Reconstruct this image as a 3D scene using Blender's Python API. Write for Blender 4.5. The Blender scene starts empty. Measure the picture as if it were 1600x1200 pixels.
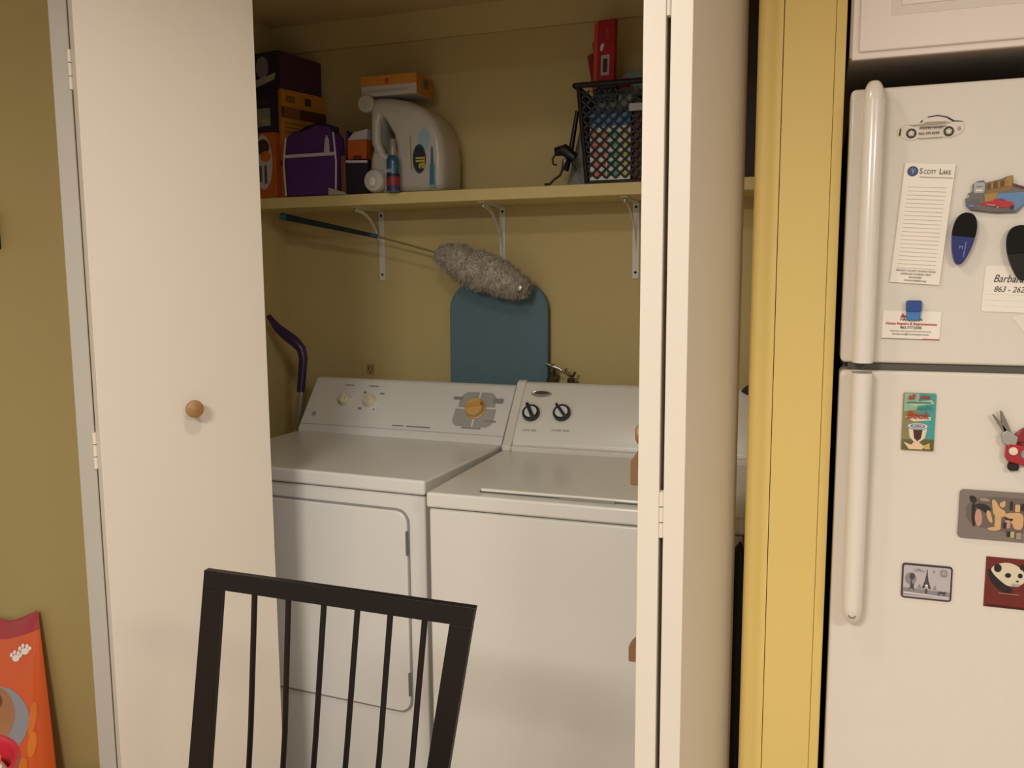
import bpy, bmesh, math, random
from mathutils import Vector, Matrix, noise
random.seed(4)
S = bpy.context.scene
COL = S.collection
R = math.radians
# ------------------------------------------------------------------ camera
cam = bpy.data.objects.new('camera', bpy.data.cameras.new('camera'))
COL.objects.link(cam); S.camera = cam
yaw, pitch, roll = R(19.372), R(6.918), R(-.351)
f0 = Vector((-math.sin(yaw), math.cos(yaw), 0)); r0 = Vector((math.cos(yaw), math.sin(yaw), 0)); u0 = Vector((0, 0, 1))
fw = f0*math.cos(pitch) - u0*math.sin(pitch); up = u0*math.cos(pitch) + f0*math.sin(pitch)
rt = r0*math.cos(roll) + up*math.sin(roll); up = up*math.cos(roll) - r0*math.sin(roll)
cam.matrix_world = Matrix(((rt.x, up.x, -fw.x, .799), (rt.y, up.y, -fw.y, -1.741), (rt.z, up.z, -fw.z, 1.370), (0, 0, 0, 1)))
cam.data.sensor_width = 36; cam.data.lens = 1331.1/1600*36; cam.data.clip_start = .02
# ------------------------------------------------------------------ world, lights, exposure
W = bpy.data.worlds.new('world'); S.world = W; W.use_nodes = True
W.node_tree.nodes['Background'].inputs[0].default_value = (1, .96, .92, 1)
W.node_tree.nodes['Background'].inputs[1].default_value = .50
def area(name, loc, size, power, col, aim=None, shape='DISK'):
    l = bpy.data.lights.new(name, 'AREA'); l.shape = shape; l.size = size; l.energy = power; l.color = col
    o = bpy.data.objects.new(name, l); o.location = loc; COL.objects.link(o)
    if aim: o.rotation_euler = (Vector(aim)-Vector(loc)).to_track_quat('-Z', 'Y').to_euler()
    return o
area('ceiling_lamp_light', (.25, -.85, 2.17), .20, 5, (1, .95, .88))
area('dining_lamp_light', (.20, -2.5, 2.08), .6, 60, (1, .95, .88))
area('kitchen_lamp_light', (2.0, -2.2, 2.08), .5, 31, (1, .95, .88))
S.view_settings.view_transform = 'Standard'; S.view_settings.look = 'None'
S.view_settings.exposure = 0.0; S.view_settings.gamma = 1; S.view_settings.use_curve_mapping = False

# ------------------------------------------------------------------ materials
def lin(h):
    h = h.lstrip('#'); c = [int(h[i:i+2], 16)/255 for i in (0, 2, 4)]
    return tuple((x/12.92 if x <= .04045 else ((x+.055)/1.055)**2.4) for x in c)+(1,)
MATS = {}
def M(hexc, rough=.6, metal=0, bump=0, scale=60, var=.06, coat=0, trans=0, spec=.5):
    key = (hexc, rough, metal, bump, scale, var, coat, trans, spec)
    if key in MATS: return MATS[key]
    m = bpy.data.materials.new('paint_'+hexc.strip('#')); m.use_nodes = True
    nt = m.node_tree; b = nt.nodes['Principled BSDF']
    tc = nt.nodes.new('ShaderNodeTexCoord'); n = nt.nodes.new('ShaderNodeTexNoise'); n.inputs['Scale'].default_value = scale*.12; n.inputs['Detail'].default_value = 5
    nt.links.new(tc.outputs['Object'], n.inputs['Vector'])
    mx = nt.nodes.new('ShaderNodeMix'); mx.data_type = 'RGBA'
    c = lin(hexc)
    mx.inputs[6].default_value = tuple(min(1, x*(1-var)) for x in c[:3])+(1,); mx.inputs[7].default_value = tuple(min(1, x*(1+var)) for x in c[:3])+(1,)
    nt.links.new(n.outputs['Fac'], mx.inputs[0]); nt.links.new(mx.outputs[2], b.inputs['Base Color'])
    b.inputs['Roughness'].default_value = rough; b.inputs['Metallic'].default_value = metal
    b.inputs['Coat Weight'].default_value = coat; b.inputs['Coat Roughness'].default_value = .15
    b.inputs['Transmission Weight'].default_value = trans; b.inputs['Specular IOR Level'].default_value = spec
    if bump:
        n2 = nt.nodes.new('ShaderNodeTexNoise'); n2.inputs['Scale'].default_value = scale*4; n2.inputs['Detail'].default_value = 3
        nt.links.new(tc.outputs['Object'], n2.inputs['Vector'])
        bp = nt.nodes.new('ShaderNodeBump'); bp.inputs['Strength'].default_value = bump; bp.inputs['Distance'].default_value = .001
        nt.links.new(n2.outputs['Fac'], bp.inputs['Height']); nt.links.new(bp.outputs['Normal'], b.inputs['Normal'])
    MATS[key] = m
    return m
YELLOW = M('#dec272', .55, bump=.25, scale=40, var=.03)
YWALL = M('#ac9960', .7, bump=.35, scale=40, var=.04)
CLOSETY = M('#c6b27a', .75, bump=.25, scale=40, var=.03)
CREAM = M('#e0d6c6', .45, bump=.15, scale=50, var=.025)
EDGEGREY = M('#b3aea2', .6, bump=.2, scale=60, var=.05)
WHITE = M('#dedcd6', .28, scale=20, var=.015, coat=.4)
WHITE2 = M('#dcd9cf', .3, scale=20, var=.015, coat=.4)
FRIDGE = M('#ddd4c6', .35, bump=.3, scale=180, var=.02, coat=.2)
HANDLEW = M('#e2d9cc', .25, scale=20, var=.01, coat=.6)
DARK = M('#17110e', .7); BLACK = M('#0d0c0c', .45); SEAM_AND_SHADE = M('#5a584f', .8)  # last grey: refrigerator seam strip and painted shade under the washer lid
CHAIRM = M('#150f0e', .42, bump=.1, scale=150, var=.12, spec=.35)
WOOD = M('#a57a4c', .4, scale=90, var=.15); WOODB = M('#86603c', .55, scale=90, var=.12)
STEEL = M('#9a9894', .35, metal=.9)
PAPER = M('#efe6d8', .8, var=.02)

# ------------------------------------------------------------------ mesh helpers
class MB:
    def __init__(s): s.v = []; s.f = []; s.m = []; s.mats = []
    def mi(s, m):
        if m not in s.mats: s.mats.append(m)
        return s.mats.index(m)
    def poly(s, pts, m):
        b = len(s.v); s.v += [tuple(p) for p in pts]; s.f.append(tuple(range(b, b+len(pts)))); s.m.append(s.mi(m))
    def raw(s, vs, fs, m):
        b = len(s.v); s.v += [tuple(p) for p in vs]; k = s.mi(m)
        for f in fs: s.f.append(tuple(b+i for i in f)); s.m.append(k)
        return s
    def box(s, x0, x1, y0, y1, z0, z1, m):
        v = [(x, y, z) for x in (x0, x1) for y in (y0, y1) for z in (z0, z1)]
        return s.raw(v, [(0, 1, 3, 2), (4, 6, 7, 5), (0, 4, 5, 1), (2, 3, 7, 6), (0, 2, 6, 4), (1, 5, 7, 3)], m)
    def prism(s, pts, a, b, m, ax=1):
        """2-D outline extruded along axis ax from a to b"""
        def P(p, t):
            return (p[0], t, p[1]) if ax == 1 else ((t, p[0], p[1]) if ax == 0 else (p[0], p[1], t))
        n = len(pts); v = [P(p, a) for p in pts]+[P(p, b) for p in pts]
        return s.raw(v, [tuple(range(n))[::-1], tuple(range(n, 2*n))]+[(i, (i+1) % n, n+(i+1) % n, n+i) for i in range(n)], m)
    def tube(s, path, r, m, seg=12, cap=True):
        path = [Vector(p) for p in path]; n = len(path)
        rr = r if isinstance(r, (list, tuple)) else [r]*n
        vs = []; prev = None
        for i, p in enumerate(path):
            t = (path[min(i+1, n-1)]-path[max(i-1, 0)]).normalized()
            if prev is None:
                a = t.orthogonal().normalized()
            else:
                a = prev-t*prev.dot(t); a.normalize()
            prev = a; b = t.cross(a)
            for k in range(seg):
                w = 2*math.pi*k/seg; vs.append(p+(a*math.cos(w)+b*math.sin(w))*rr[i])
        fs = [(i*seg+k, i*seg+(k+1) % seg, (i+1)*seg+(k+1) % seg, (i+1)*seg+k) for i in range(n-1) for k in range(seg)]
        if cap: fs += [tuple(range(seg))[::-1], tuple(range((n-1)*seg, n*seg))]
        return s.raw(vs, fs, m)
    def lathe(s, prof, m, seg=32, mat=None):
        """prof [(r, h)] about local z, placed by matrix mat"""
        vs = []; n = len(prof)
        for r, h in prof:
            for k in range(seg):
                w = 2*math.pi*k/seg; p = Vector((r*math.cos(w), r*math.sin(w), h)); vs.append(mat @ p if mat else p)
        fs = [(i*seg+k, i*seg+(k+1) % seg, (i+1)*seg+(k+1) % seg, (i+1)*seg+k) for i in range(n-1) for k in range(seg)]
        fs += [tuple(range(seg))[::-1], tuple(range((n-1)*seg, n*seg))]
        return s.raw(vs, fs, m)
    def build(s, name, parent=None, bevel=0, seg=2, smooth=35, label=None, kind=None, loc=None, rot=None, subsurf=0):
        me = bpy.data.meshes.new(name); me.from_pydata(s.v, [], s.f)
        for m in s.mats: me.materials.append(m)
        me.polygons.foreach_set('material_index', s.m)
        bm = bmesh.new(); bm.from_mesh(me); bmesh.ops.recalc_face_normals(bm, faces=bm.faces); bm.to_mesh(me); bm.free()
        if smooth:
            me.polygons.foreach_set('use_smooth', [True]*len(me.polygons)); me.set_sharp_from_angle(angle=R(smooth))
        o = bpy.data.objects.new(name, me); COL.objects.link(o)
        if parent: o.parent = parent
        if loc: o.location = loc
        if rot: o.rotation_euler = rot
        if bevel:
            b = o.modifiers.new('bevel', 'BEVEL'); b.width = bevel; b.segments = seg; b.limit_method = 'ANGLE'; b.angle_limit = R(40); b.harden_normals = True
        if subsurf:
            q = o.modifiers.new('sub', 'SUBSURF'); q.levels = q.render_levels = subsurf
        if label: o['label'] = label
        if kind: o['kind'] = kind
        return o
def thing(name, label, cat, loc=(0, 0, 0), rz=0, group=None, kind=None):
    o = bpy.data.objects.new(name, None); COL.objects.link(o); o.location = loc; o.rotation_euler = (0, 0, rz)
    o.empty_display_size = .05; o['label'] = label
    if cat: o['category'] = cat
    if group: o['group'] = group
    if kind: o['kind'] = kind
    return o
def tag(o, label, cat, group=None):
    o['label'] = label; o['category'] = cat
    if group: o['group'] = group
    return o
def rrect(x0, x1, z0, z1, r, n=6):
    rs = r if isinstance(r, (list, tuple)) else [r]*4       # bl, br, tr, tl
    out = []
    for (cx, cz, a0, rad) in ((x0+rs[0], z0+rs[0], 180, rs[0]), (x1-rs[1], z0+rs[1], 270, rs[1]), (x1-rs[2], z1-rs[2], 0, rs[2]), (x0+rs[3], z1-rs[3], 90, rs[3])):
        if rad <= 1e-6: out.append((cx, cz)); continue
        for k in range(n+1):
            a = R(a0+90*k/n); out.append((cx+rad*math.cos(a), cz+rad*math.sin(a)))
    return out
def ell(cx, cz, rx, rz, n=20, rot=0):
    c, q = math.cos(rot), math.sin(rot)
    return [(cx+rx*math.cos(2*math.pi*k/n)*c-rz*math.sin(2*math.pi*k/n)*q, cz+rx*math.cos(2*math.pi*k/n)*q+rz*math.sin(2*math.pi*k/n)*c) for k in range(n)]
class Print(MB):
    """flat print: polygons in the x-z plane facing -y, each layer a hair proud of the last"""
    def __init__(s, y): super().__init__(); s.y = y; s.k = 0
    def add(s, pts, m, keep=False):
        if not keep: s.k += 1
        s.poly([(p[0], s.y-.00012*s.k, p[1]) for p in pts], m); return s
def text(body, size, loc, mat, name='lettering', parent=None, align='LEFT', rot=(math.pi/2, 0, 0), squash=1, shear=0, bold=0):
    cu = bpy.data.curves.new('t', 'FONT'); cu.body = body; cu.size = size; cu.align_x = align; cu.resolution_u = 3; cu.shear = shear; cu.offset = bold
    t = bpy.data.objects.new('t', cu); COL.objects.link(t)
    dg = bpy.context.evaluated_depsgraph_get(); dg.update()
    me = bpy.data.meshes.new_from_object(t.evaluated_get(dg)); bpy.data.objects.remove(t)
    me.materials.clear(); me.materials.append(mat)
    o = bpy.data.objects.new(name, me); COL.objects.link(o); o.parent = parent; o.location = loc; o.rotation_euler = rot; o.scale = (squash, 1, 1)
    return o

# ------------------------------------------------------------------ the room
def struct(name, mb, label=None, **k): return mb.build(name, kind='structure', label=label, **k)
FLOOR = M('#a8927a', .45, bump=.2, scale=30, var=.15)
struct('floor', MB().box(-2.6, 3.2, -3.6, .80, -.05, 0, FLOOR), 'brown floor')
struct('ceiling', MB().box(-2.6, 3.2, -3.6, .86, 2.19, 2.24, M('#cdb684', .8, bump=.3)), 'cream ceiling')
struct('wall_back', MB().box(-.96, .80, .78, .86, 0, 2.19, CLOSETY), 'yellow back wall of the laundry closet')
struct('wall_left', MB().box(-.96, -.90, -.10, .78, 0, 2.19, CLOSETY), 'yellow side wall inside the closet on the left')
struct('wall_right', MB().box(.745, .80, -.10, .78, 0, 2.19, CLOSETY), 'yellow side wall inside the closet on the right')
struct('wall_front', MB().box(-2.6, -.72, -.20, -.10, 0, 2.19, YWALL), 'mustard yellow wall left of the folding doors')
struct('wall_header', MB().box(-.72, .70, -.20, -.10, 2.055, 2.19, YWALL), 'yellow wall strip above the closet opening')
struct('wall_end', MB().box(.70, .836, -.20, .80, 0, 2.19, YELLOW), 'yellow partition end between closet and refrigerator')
struct('wall_kitchen', MB().box(.836, 3.2, .62, .70, 0, 2.19, M('#8a6a48', .8)), 'brown kitchen wall behind the refrigerator')
struct('trim_1', MB().prism([(.699, -.20), (.699, -.207), (.704, -.2125), (.712, -.214), (.724, -.214), (.728, -.2185), (.7393, -.2185), (.7393, -.20)], 0, 2.12, YELLOW, ax=2), 'yellow moulded strip at the left edge of the partition end', smooth=50)
struct('trim_2', MB().box(.7405, .81985, -.2182, -.20, 0, 2.12, YELLOW), 'flat yellow board in the middle of the partition end', bevel=.0008)
struct('trim_3', MB().box(.8203, .8365, -.2178, -.20, 0, 2.12, YELLOW), 'narrow yellow strip along the right edge of the partition end', bevel=.0015)
struct('trim_4', MB().prism([(.78, 2.115), (.768, 2.115), (.762, 2.13), (.745, 2.16), (.735, 2.19), (.78, 2.19)], -.90, .745, CLOSETY, ax=0), 'yellow crown moulding at the top of the closet back wall')
struct('trim_5', MB().box(-.735, -.72, -.205, -.10, 0, 2.055, CREAM), 'white door jamb on the left of the closet')
struct('trim_6', MB().box(-.72, .70, -.172, -.128, 2.03, 2.055, M('#b8b4a8', .4, metal=.3)), 'metal door track under the header')

# ------------------------------------------------------------------ bifold doors
LW, LT, LH0, LH1 = .351, .032, .015, 2.028
def leaf(parent, loc, rz, flip, knob, mirror_edge=None, label=None):
    """local x from fold to far end; local y 0..LT is thickness (0 = room face) times flip"""
    mb = MB(); a, b = sorted((0, LT*flip)); mb.box(0, LW, a, b, LH0, LH1, CREAM)
    if mirror_edge: 
        mb.box(-.0006, .001, a+.0005, b-.0005, LH0+.002, LH1-.002, mirror_edge)
    o = mb.build('leaf', parent, bevel=.0012, loc=loc, rot=(0, 0, rz))
    if label: o['label'] = label
    if knob:
        mt = Matrix.Translation((.178, -.0, 1.11)) @ Matrix.Rotation(R(90)*flip, 4, 'X')
        MB().lathe([(0, 0), (.0085, 0), (.008, .009), (.010, .013), (.0155, .019), (.0185, .026), (.0175, .032), (.012, .0355), (0, .037)], WOOD, 28, mt).build('knob', o, label='round wooden knob')
    return o
def hinge(parent, p, rz, h=.075):
    mb = MB()
    for k in range(3): mb.lathe([(.0042, k*h/3+.001), (.0042, (k+1)*h/3-.001)], CREAM, 12)
    mb.box(-.014, .014, .0035, .0055, 0, h, CREAM)
    mb.build('hinge', parent, loc=p, rot=(0, 0, rz))
d1 = thing('door_1', 'cream bifold closet door half folded on the left with round wooden knob', None, (-.516, -.45, 0), kind='structure')
rB = math.atan2(.30, .182)
leaf(d1, (0, 0, 0), rB, 1, True)
rA = math.atan2(.30, -.182)
la = leaf(d1, (-.056, -.002, 0), rA, -1, False, EDGEGREY)
for z in (.25, 1.00, 1.735): hinge(d1, (-.0285, .014, z), 0)
d2 = thing('door_2', 'cream bifold closet door folded tight on the right, both edges facing the room', None, (.631, -.50, 0), kind='structure')
leaf(d2, (0, 0, 0), math.atan2(.35, .048), 1, False)
leaf(d2, (-.0695, 0, 0), math.atan2(.35, -.004), -1, True)
for z in (.25, .985, 1.735): hinge(d2, (-.035, .006, z), 0, .072)

# wooden strip hanging on the right door's left face
ws = thing('hanging_rack', 'brown wooden strip with pegs hanging on the left face of the folded right door', 'rack', (.541, -.40, .745))
MB().box(.010, .0175, -.02, .06, 0, .36, WOODB).build('strip', ws, bevel=.002)
for z, h in ((.300, .038), (.005, .026)):
    MB().prism([(-.006, z), (.010, z), (.010, z+h*1.5), (.006, z+h*1.5), (-.006, z+h)], -.025, .0, WOODB, ax=1).build('peg', ws, bevel=.002)
MB().box(.006, .010, -.022, .03, .095, .16, M('#6b3f35', .6)).build('clip', ws, bevel=.002, label='darker reddish brown middle clip')

# ------------------------------------------------------------------ dryer (left machine)
dr = thing('dryer', 'white front-loading dryer with grey dial patch and yellowed knob on its back panel', 'dryer', (-.026, 0, 0), R(-2.8))
DW = .686
MB().box(-DW+.004, -.004, .004, .60, .03, .876, WHITE).build('body', dr, bevel=.006)
MB().box(-DW, 0, -.004, .60, .879, .915, WHITE).build('top_panel', dr, bevel=.007, seg=3)
MB().box(-DW+.02, -.02, .03, .56, .0, .03, DARK).build('base', dr)
mb = MB(); mb.prism(rrect(-DW+.047, -.045, .338, .842, .034), .0005, .0042, M('#8c8a86', .6)); mb.build('door_gap_shade', dr, label='grey shadow gap around the door')  # grey sheet paints the shadow line around the dryer door
MB().prism(rrect(-DW+.051, -.049, .343, .837, .030), -.005, .006, WHITE).build('door', dr, bevel=.003)
for z in (.386, .733):
    MB().box(-.052, -.047, -.0065, .004, z, z+.058, M('#6c6a66', .5)).build('hinge', dr, bevel=.001, label='dark hinge slot')
# console (local y of base 0.46)
prof = [(.452, .913), (.456, .922), (.466, .937), (.562, 1.062), (.570, 1.068), (.585, 1.069), (.60, 1.066), (.60, .913)]
MB().prism(prof, -DW+.001, -.001, WHITE, ax=0).build('control_panel', dr, bevel=.005, smooth=40)
MB().box(-DW+.004, -.004, .4655, .4668, .9355, .9375, M('#8f8b82', .6)).build('console_seam', dr, label='thin grey seam at the foot of the panel')
cang = math.atan2(1.062-.937, .562-.466)      # slope of the face
def onface(base, ang):
    """matrix whose local z points out of the sloping console face, local y up the face"""
    yv = Vector((0, math.cos(ang), math.sin(ang))); zv = Vector((0, -math.sin(ang), math.cos(ang))); xv = yv.cross(zv)
    m = Matrix.Identity(4)
    for i in range(3): m[i][0] = xv[i]; m[i][1] = yv[i]; m[i][2] = zv[i]; m[i][3] = base[i]
    return m
def face_pt(x, t, prof0=(.466, .937), ang=cang): return Vector((x, prof0[0]+t*math.cos(ang), prof0[1]+t*math.sin(ang)))
L = .1576
def flat_on(parent, name, mat4, items, label=None):
    mb = MB()
    for k, (pts, m) in enumerate(items): mb.poly([mat4 @ Vector((p[0], p[1], .0006+.0002*k)) for p in pts], m)
    return mb.build(name, parent, smooth=0, label=label)
GREYP = M('#a3a19b', .6); TXT = M('#8b8880', .7); TXTD = M('#55524c', .7)
m4 = onface(face_pt(-.105, .080), cang)
patch = []
for (a, b, c, d) in ((-.062, -.003, .008, .062), (.003, .062, .008, .062), (-.066, .066, -.060, .002)):
    pass
patch += [(rrect(-.060, -.003, .006, .058, [0, 0, 0, .028]), GREYP), (rrect(.003, .056, .010, .058, [0, 0, .028, 0]), GREYP),
          (rrect(-.066, -.003, -.056, .000, [.022, 0, 0, 0]), GREYP), (rrect(.003, .062, -.056, .004, [0, .022, 0, 0]), GREYP)]
patch += [(rrect(-.082, -.05, .030, .040, .003), TXT), (rrect(.045, .078, .024, .040, .003), TXT), (rrect(.035, .072, -.038, -.033, .002), TXT), (rrect(-.03, .03, -.063, -.058, .001), TXT)]
flat_on(dr, 'dial_print', m4, patch, 'grey printed dial patch')
d = MB(); d.lathe([(0, 0), (.031, 0), (.031, .004), (.028, .007), (.0275, .022), (.024, .026), (0, .026)], M('#d3a860', .3, var=.08, coat=.5), 28, m4).build('dial', dr, label='yellowed timer dial')
r4 = m4 @ Matrix.Rotation(R(12), 4, 'Z')
mb = MB(); vv = [r4 @ Vector(p) for p in ((-.026, -.005, .025), (.026, -.005, .025), (.026, .005, .025), (-.026, .005, .025), (-.024, -.003, .032), (.024, -.003, .032), (.024, .003, .032), (-.024, .003, .032))]
mb.raw(vv, [(0, 1, 2, 3), (4, 5, 6, 7), (0, 1, 5, 4), (1, 2, 6, 5), (2, 3, 7, 6), (3, 0, 4, 7)], M('#c79a55', .3, coat=.5)).build('dial_grip', dr, bevel=.0012)
mb = MB(); mb.lathe([(0, .0255), (.0035, .0255), (.0035, .027), (0, .027)], M('#b8321c', .4), 12, r4 @ Matrix.Translation((.0262, 0, .0055)) @ Matrix.Scale(1, 4)).build('pointer', dr, label='red pointer dot')
KN = M('#d8ceb4', .3, coat=.5)
for x, a in ((-.549, 0), (-.461, 35)):
    k4 = onface(face_pt(x, .088), cang)
    flat_on(dr, 'switch_print', k4, [(rrect(-.022, .012, .052, .056, .001), TXT), (rrect(-.034, -.024, .026, .034, .002), TXT), (rrect(.024, .040, .026, .032, .002), TXT), (rrect(-.034, -.022, -.030, -.022, .002), TXT), (rrect(.018, .024, -.030, -.024, .002), TXT)][:(1 if a == 0 else 5)])
    MB().lathe([(0, 0), (.021, 0), (.0205, .005), (.018, .008), (.0175, .018), (.015, .021), (0, .021)], KN, 24, k4).build('knob', dr)
    q = k4 @ Matrix.Rotation(R(90+a), 4, 'Z')
    mb = MB(); vv = [q @ Vector(p) for p in ((-.017, -.004, .020), (.017, -.004, .020), (.017, .004, .020), (-.017, .004, .020), (-.015, -.002, .027), (.015, -.002, .027), (.015, .002, .027), (-.015, .002, .027))]
    mb.raw(vv, [(0, 1, 2, 3), (4, 5, 6, 7), (0, 1, 5, 4), (1, 2, 6, 5), (2, 3, 7, 6), (3, 0, 4, 7)], KN).build('knob_grip', dr, bevel=.001)
flat_on(dr, 'badge', onface(face_pt(-.645, .035), cang), [(ell(0, 0, .0075, .0075), M('#8f8c85', .4)), (ell(0, 0, .005, .005), M('#a9a69f', .4))], 'small round grey emblem')
flat_on(dr, 'model_print', onface(face_pt(-.30, .012), cang), [(rrect(-.06, -.022, -.002, .002, .001), TXT), (rrect(-.014, .066, -.0022, .0022, .001), TXT)], 'tiny grey line of print')

# ------------------------------------------------------------------ washer (right machine)
wa = thing('washing_machine', 'white top-loading washer with two black-ringed knobs and a closed lid', 'washer', (.005, -.062, 0))
MB().box(.004, DW-.004, .004, .66, .03, .868, WHITE2).build('body', wa, bevel=.006)
MB().box(0, DW, -.002, .66, .871, .906, WHITE2).build('top_deck', wa, bevel=.006, seg=3)
MB().box(.02, DW-.02, .03, .62, .0, .03, DARK).build('base', wa)
MB().box(.117, .565, .030, .43, .9085, .916, WHITE2).build('lid', wa, bevel=.004, seg=3)
MB().box(.1155, .5665, .031, .4315, .9055, .909, SEAM_AND_SHADE).build('lid_shade', wa, label='dark sheet painting the shade under the lid')  # slightly oversized sheet, the lid's shadow line put in as colour
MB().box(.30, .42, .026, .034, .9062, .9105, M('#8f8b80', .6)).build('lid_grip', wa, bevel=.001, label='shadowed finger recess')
wang = math.atan2(1.074-.935, .617-.500)
wprof = [(.488, .905), (.486, .919), (.498, .922), (.500, .935), (.617, 1.074), (.626, 1.080), (.640, 1.081), (.66, 1.07), (.66, .905)]
MB().prism(wprof, .028, DW-.028, WHITE2, ax=0).build('control_panel', wa, bevel=.003, smooth=40)
wcap = [(.482, .905), (.480, .920), (.493, .931), (.611, 1.071), (.619, 1.0825), (.632, 1.086), (.645, 1.085), (.664, 1.07), (.664, .905)]
for a, b in ((.0015, .0285), (DW-.0285, DW-.0015)):
    MB().prism(wcap, a, b, WHITE2, ax=0).build('end_cap', wa, bevel=.005, smooth=40)
def wface(x, t): return onface(face_pt(x, t, (.500, .935), wang), wang)
BLK = M('#2c2a28', .35, coat=.4)
for x, a in ((.066, 120), (.154, 130)):
    k4 = wface(x, .085 if x < .1 else .090)
    flat_on(wa, 'knob_ring', k4, [(ell(0, 0, .0300, .0300, 28), M('#c4c1b8', .4)), (ell(0, 0, .0285, .0285, 28), WHITE2)])
    kb = MB().lathe([(0, 0), (.0250, 0), (.0250, .012), (.0232, .015), (.0178, .015), (.0178, .0135), (0, .0135)], BLK, 28, k4).build('knob', wa, label='black-ringed control knob')
    flat_on(kb, 'knob_face', k4 @ Matrix.Translation((0, 0, .0135)), [(ell(0, 0, .0177, .0177, 28), M('#dcdcd8', .35, coat=.5))], 'white knob face')
    q = k4 @ Matrix.Rotation(R(a), 4, 'Z')
    mb = MB(); w_ = .0050 if x > .1 else .0066; vv = [q @ Vector(p) for p in ((-.0235, -w_, .0135), (.0270, -w_, .0135), (.0270, w_, .0135), (-.0235, w_, .0135), (-.021, -w_*.6, .026), (.0255, -w_*.6, .026), (.0255, w_*.6, .026), (-.021, w_*.6, .026))]
    mb.raw(vv, [(0, 1, 2, 3), (4, 5, 6, 7), (0, 1, 5, 4), (1, 2, 6, 5), (2, 3, 7, 6), (3, 0, 4, 7)], BLK).build('knob_grip', kb, bevel=.001)
text('LOAD SIZE', .0085, (0, 0, 0), TXTD, 'lettering', wa, 'CENTER').matrix_local = wface(.070, .030) @ Matrix.Translation((0, 0, .0007))
text('WATER TEMP', .0085, (0, 0, 0), TXTD, 'lettering', wa, 'CENTER').matrix_local = wface(.158, .034) @ Matrix.Translation((0, 0, .0007))
e4 = wface(.082, .152)
mb = MB(); mb.lathe([(0, .0), (.030, 0), (.030, .002), (.0275, .0035), (.025, .0025), (0, .0025)], M('#c9c6be', .25, metal=.6), 32, e4 @ Matrix.Diagonal((1.0, .38, 1, 1))).build('badge', wa, label='oval chrome-rimmed emblem')
flat_on(wa, 'badge_face', e4 @ Matrix.Translation((0, 0, .0028)), [(ell(0, .003, .022, .005, 24), M('#6b655a', .3, metal=.5))], 'dark oval emblem face')

# ------------------------------------------------------------------ shelf with brackets
sh = thing('wall_shelf', 'long cream closet shelf on white metal brackets above the machines', 'shelf', (0, 0, 0))
MB().box(-.898, .743, .568, .779, 1.598, 1.631, M('#d6c283', .6, bump=.2, var=.03)).build('board', sh, bevel=.002)
BR = M('#d9d6ce', .4, var=.02)
for x in (-.533, -.114, .303):
    b = MB(); b.box(-.0095, .0095, .7745, .7795, 1.374, 1.598, BR)
    b.box(-.0095, .0095, .60, .7795, 1.5935, 1.598, BR)
    arc = [(.612+.150*math.sin(R(a)), 1.592-.150*1.0+.150*math.cos(R(a))) for a in range(0, 91, 10)]
    arc = [(.612+.163*(1-math.cos(R(a))), 1.594-.135*math.sin(R(a))) for a in range(0, 91, 10)]
    arc = [(.775-.165*(1-math.sin(R(a)))-.0, 1.594-.150*(1-math.cos(R(a)))) for a in range(0, 91, 9)]
    pts = [(y, z) for y, z in arc]+[(y+.0, z-.011) for y, z in arc[::-1]]
    b.prism(pts, -.002, .002, BR, ax=0)
    bo = b.build('bracket', sh, loc=(x, 0, 0), label='white metal shelf bracket')
    for z in (1.582, 1.392): MB().lathe([(0, 0), (.0042, 0), (.003, .0022), (0, .0022)], DARK, 12, Matrix.Translation((0, .7745, z)) @ Matrix.Rotation(R(90), 4, 'X')).build('screw', bo)
    MB().lathe([(0, 0), (.0035, 0), (.003, .002), (0, .002)], DARK, 12, Matrix.Translation((0, .606, 1.5935)) @ Matrix.Rotation(R(180), 4, 'X')).build('screw', bo)

# ------------------------------------------------------------------ wall outlet, valves, board, duster, mop
ou = thing('wall_outlet', 'beige wall outlet just above the back of the dryer', 'outlet', (-.586, .78, 1.055))
MB().box(-.034, .034, -.005, 0, -.058, .058, M('#c2ae78', .5)).build('plate', ou, bevel=.002)
for z in (-.042, .006):
    MB().prism(rrect(-.014, .014, z, z+.036, .006), -.0075, -.004, M('#a58d5a', .5)).build('socket', ou)
    p = Print(-.0076); [p.add(rrect(a, a+.003, z+.016, z+.028, .0005), DARK) for a in (-.008, .005)]; p.add(ell(0, z+.009, .003, .003), DARK); p.build('socket_slots', ou, smooth=0)
va = thing('water_valve', 'dark metal water valves with hose behind the washer', 'valve', (.09, .70, 1.0))
VM = M('#6b5f4c', .35, metal=.8)
mb = MB(); mb.tube([(-.03, .07, .075), (-.03, .02, .078), (-.028, 0, .07), (-.026, -.01, .05), (-.02, -.012, 0)], .011, VM); mb.build('hose', va, smooth=60, label='dark water hose')
mb = MB(); mb.tube([(.03, .07, .05), (.03, .02, .052), (.028, 0, .045), (.02, -.01, .03), (.0, -.012, 0)], .011, DARK); mb.build('hose', va, smooth=60)
MB().lathe([(.010, 0), (.012, .004), (.012, .026), (.007, .030), (.006, .040)], VM, 16, Matrix.Translation((-.03, .03, .078))).build('valve_body', va)
MB().lathe([(.010, 0), (.012, .004), (.012, .020), (.007, .022)], VM, 16, Matrix.Translation((.03, .03, .055))).build('valve_body', va)
MB().tube([(-.05, .03, .118), (-.03, .028, .112), (-.008, .03, .104), (0, .03, .098)], .0045, STEEL, 8).build('valve_handle', va, label='bare metal lever handle')
MB().tube([(.012, .03, .105), (.02, .03, .085), (.035, .03, .082), (.042, .03, .095)], .0045, VM, 8).build('valve_handle', va)

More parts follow.
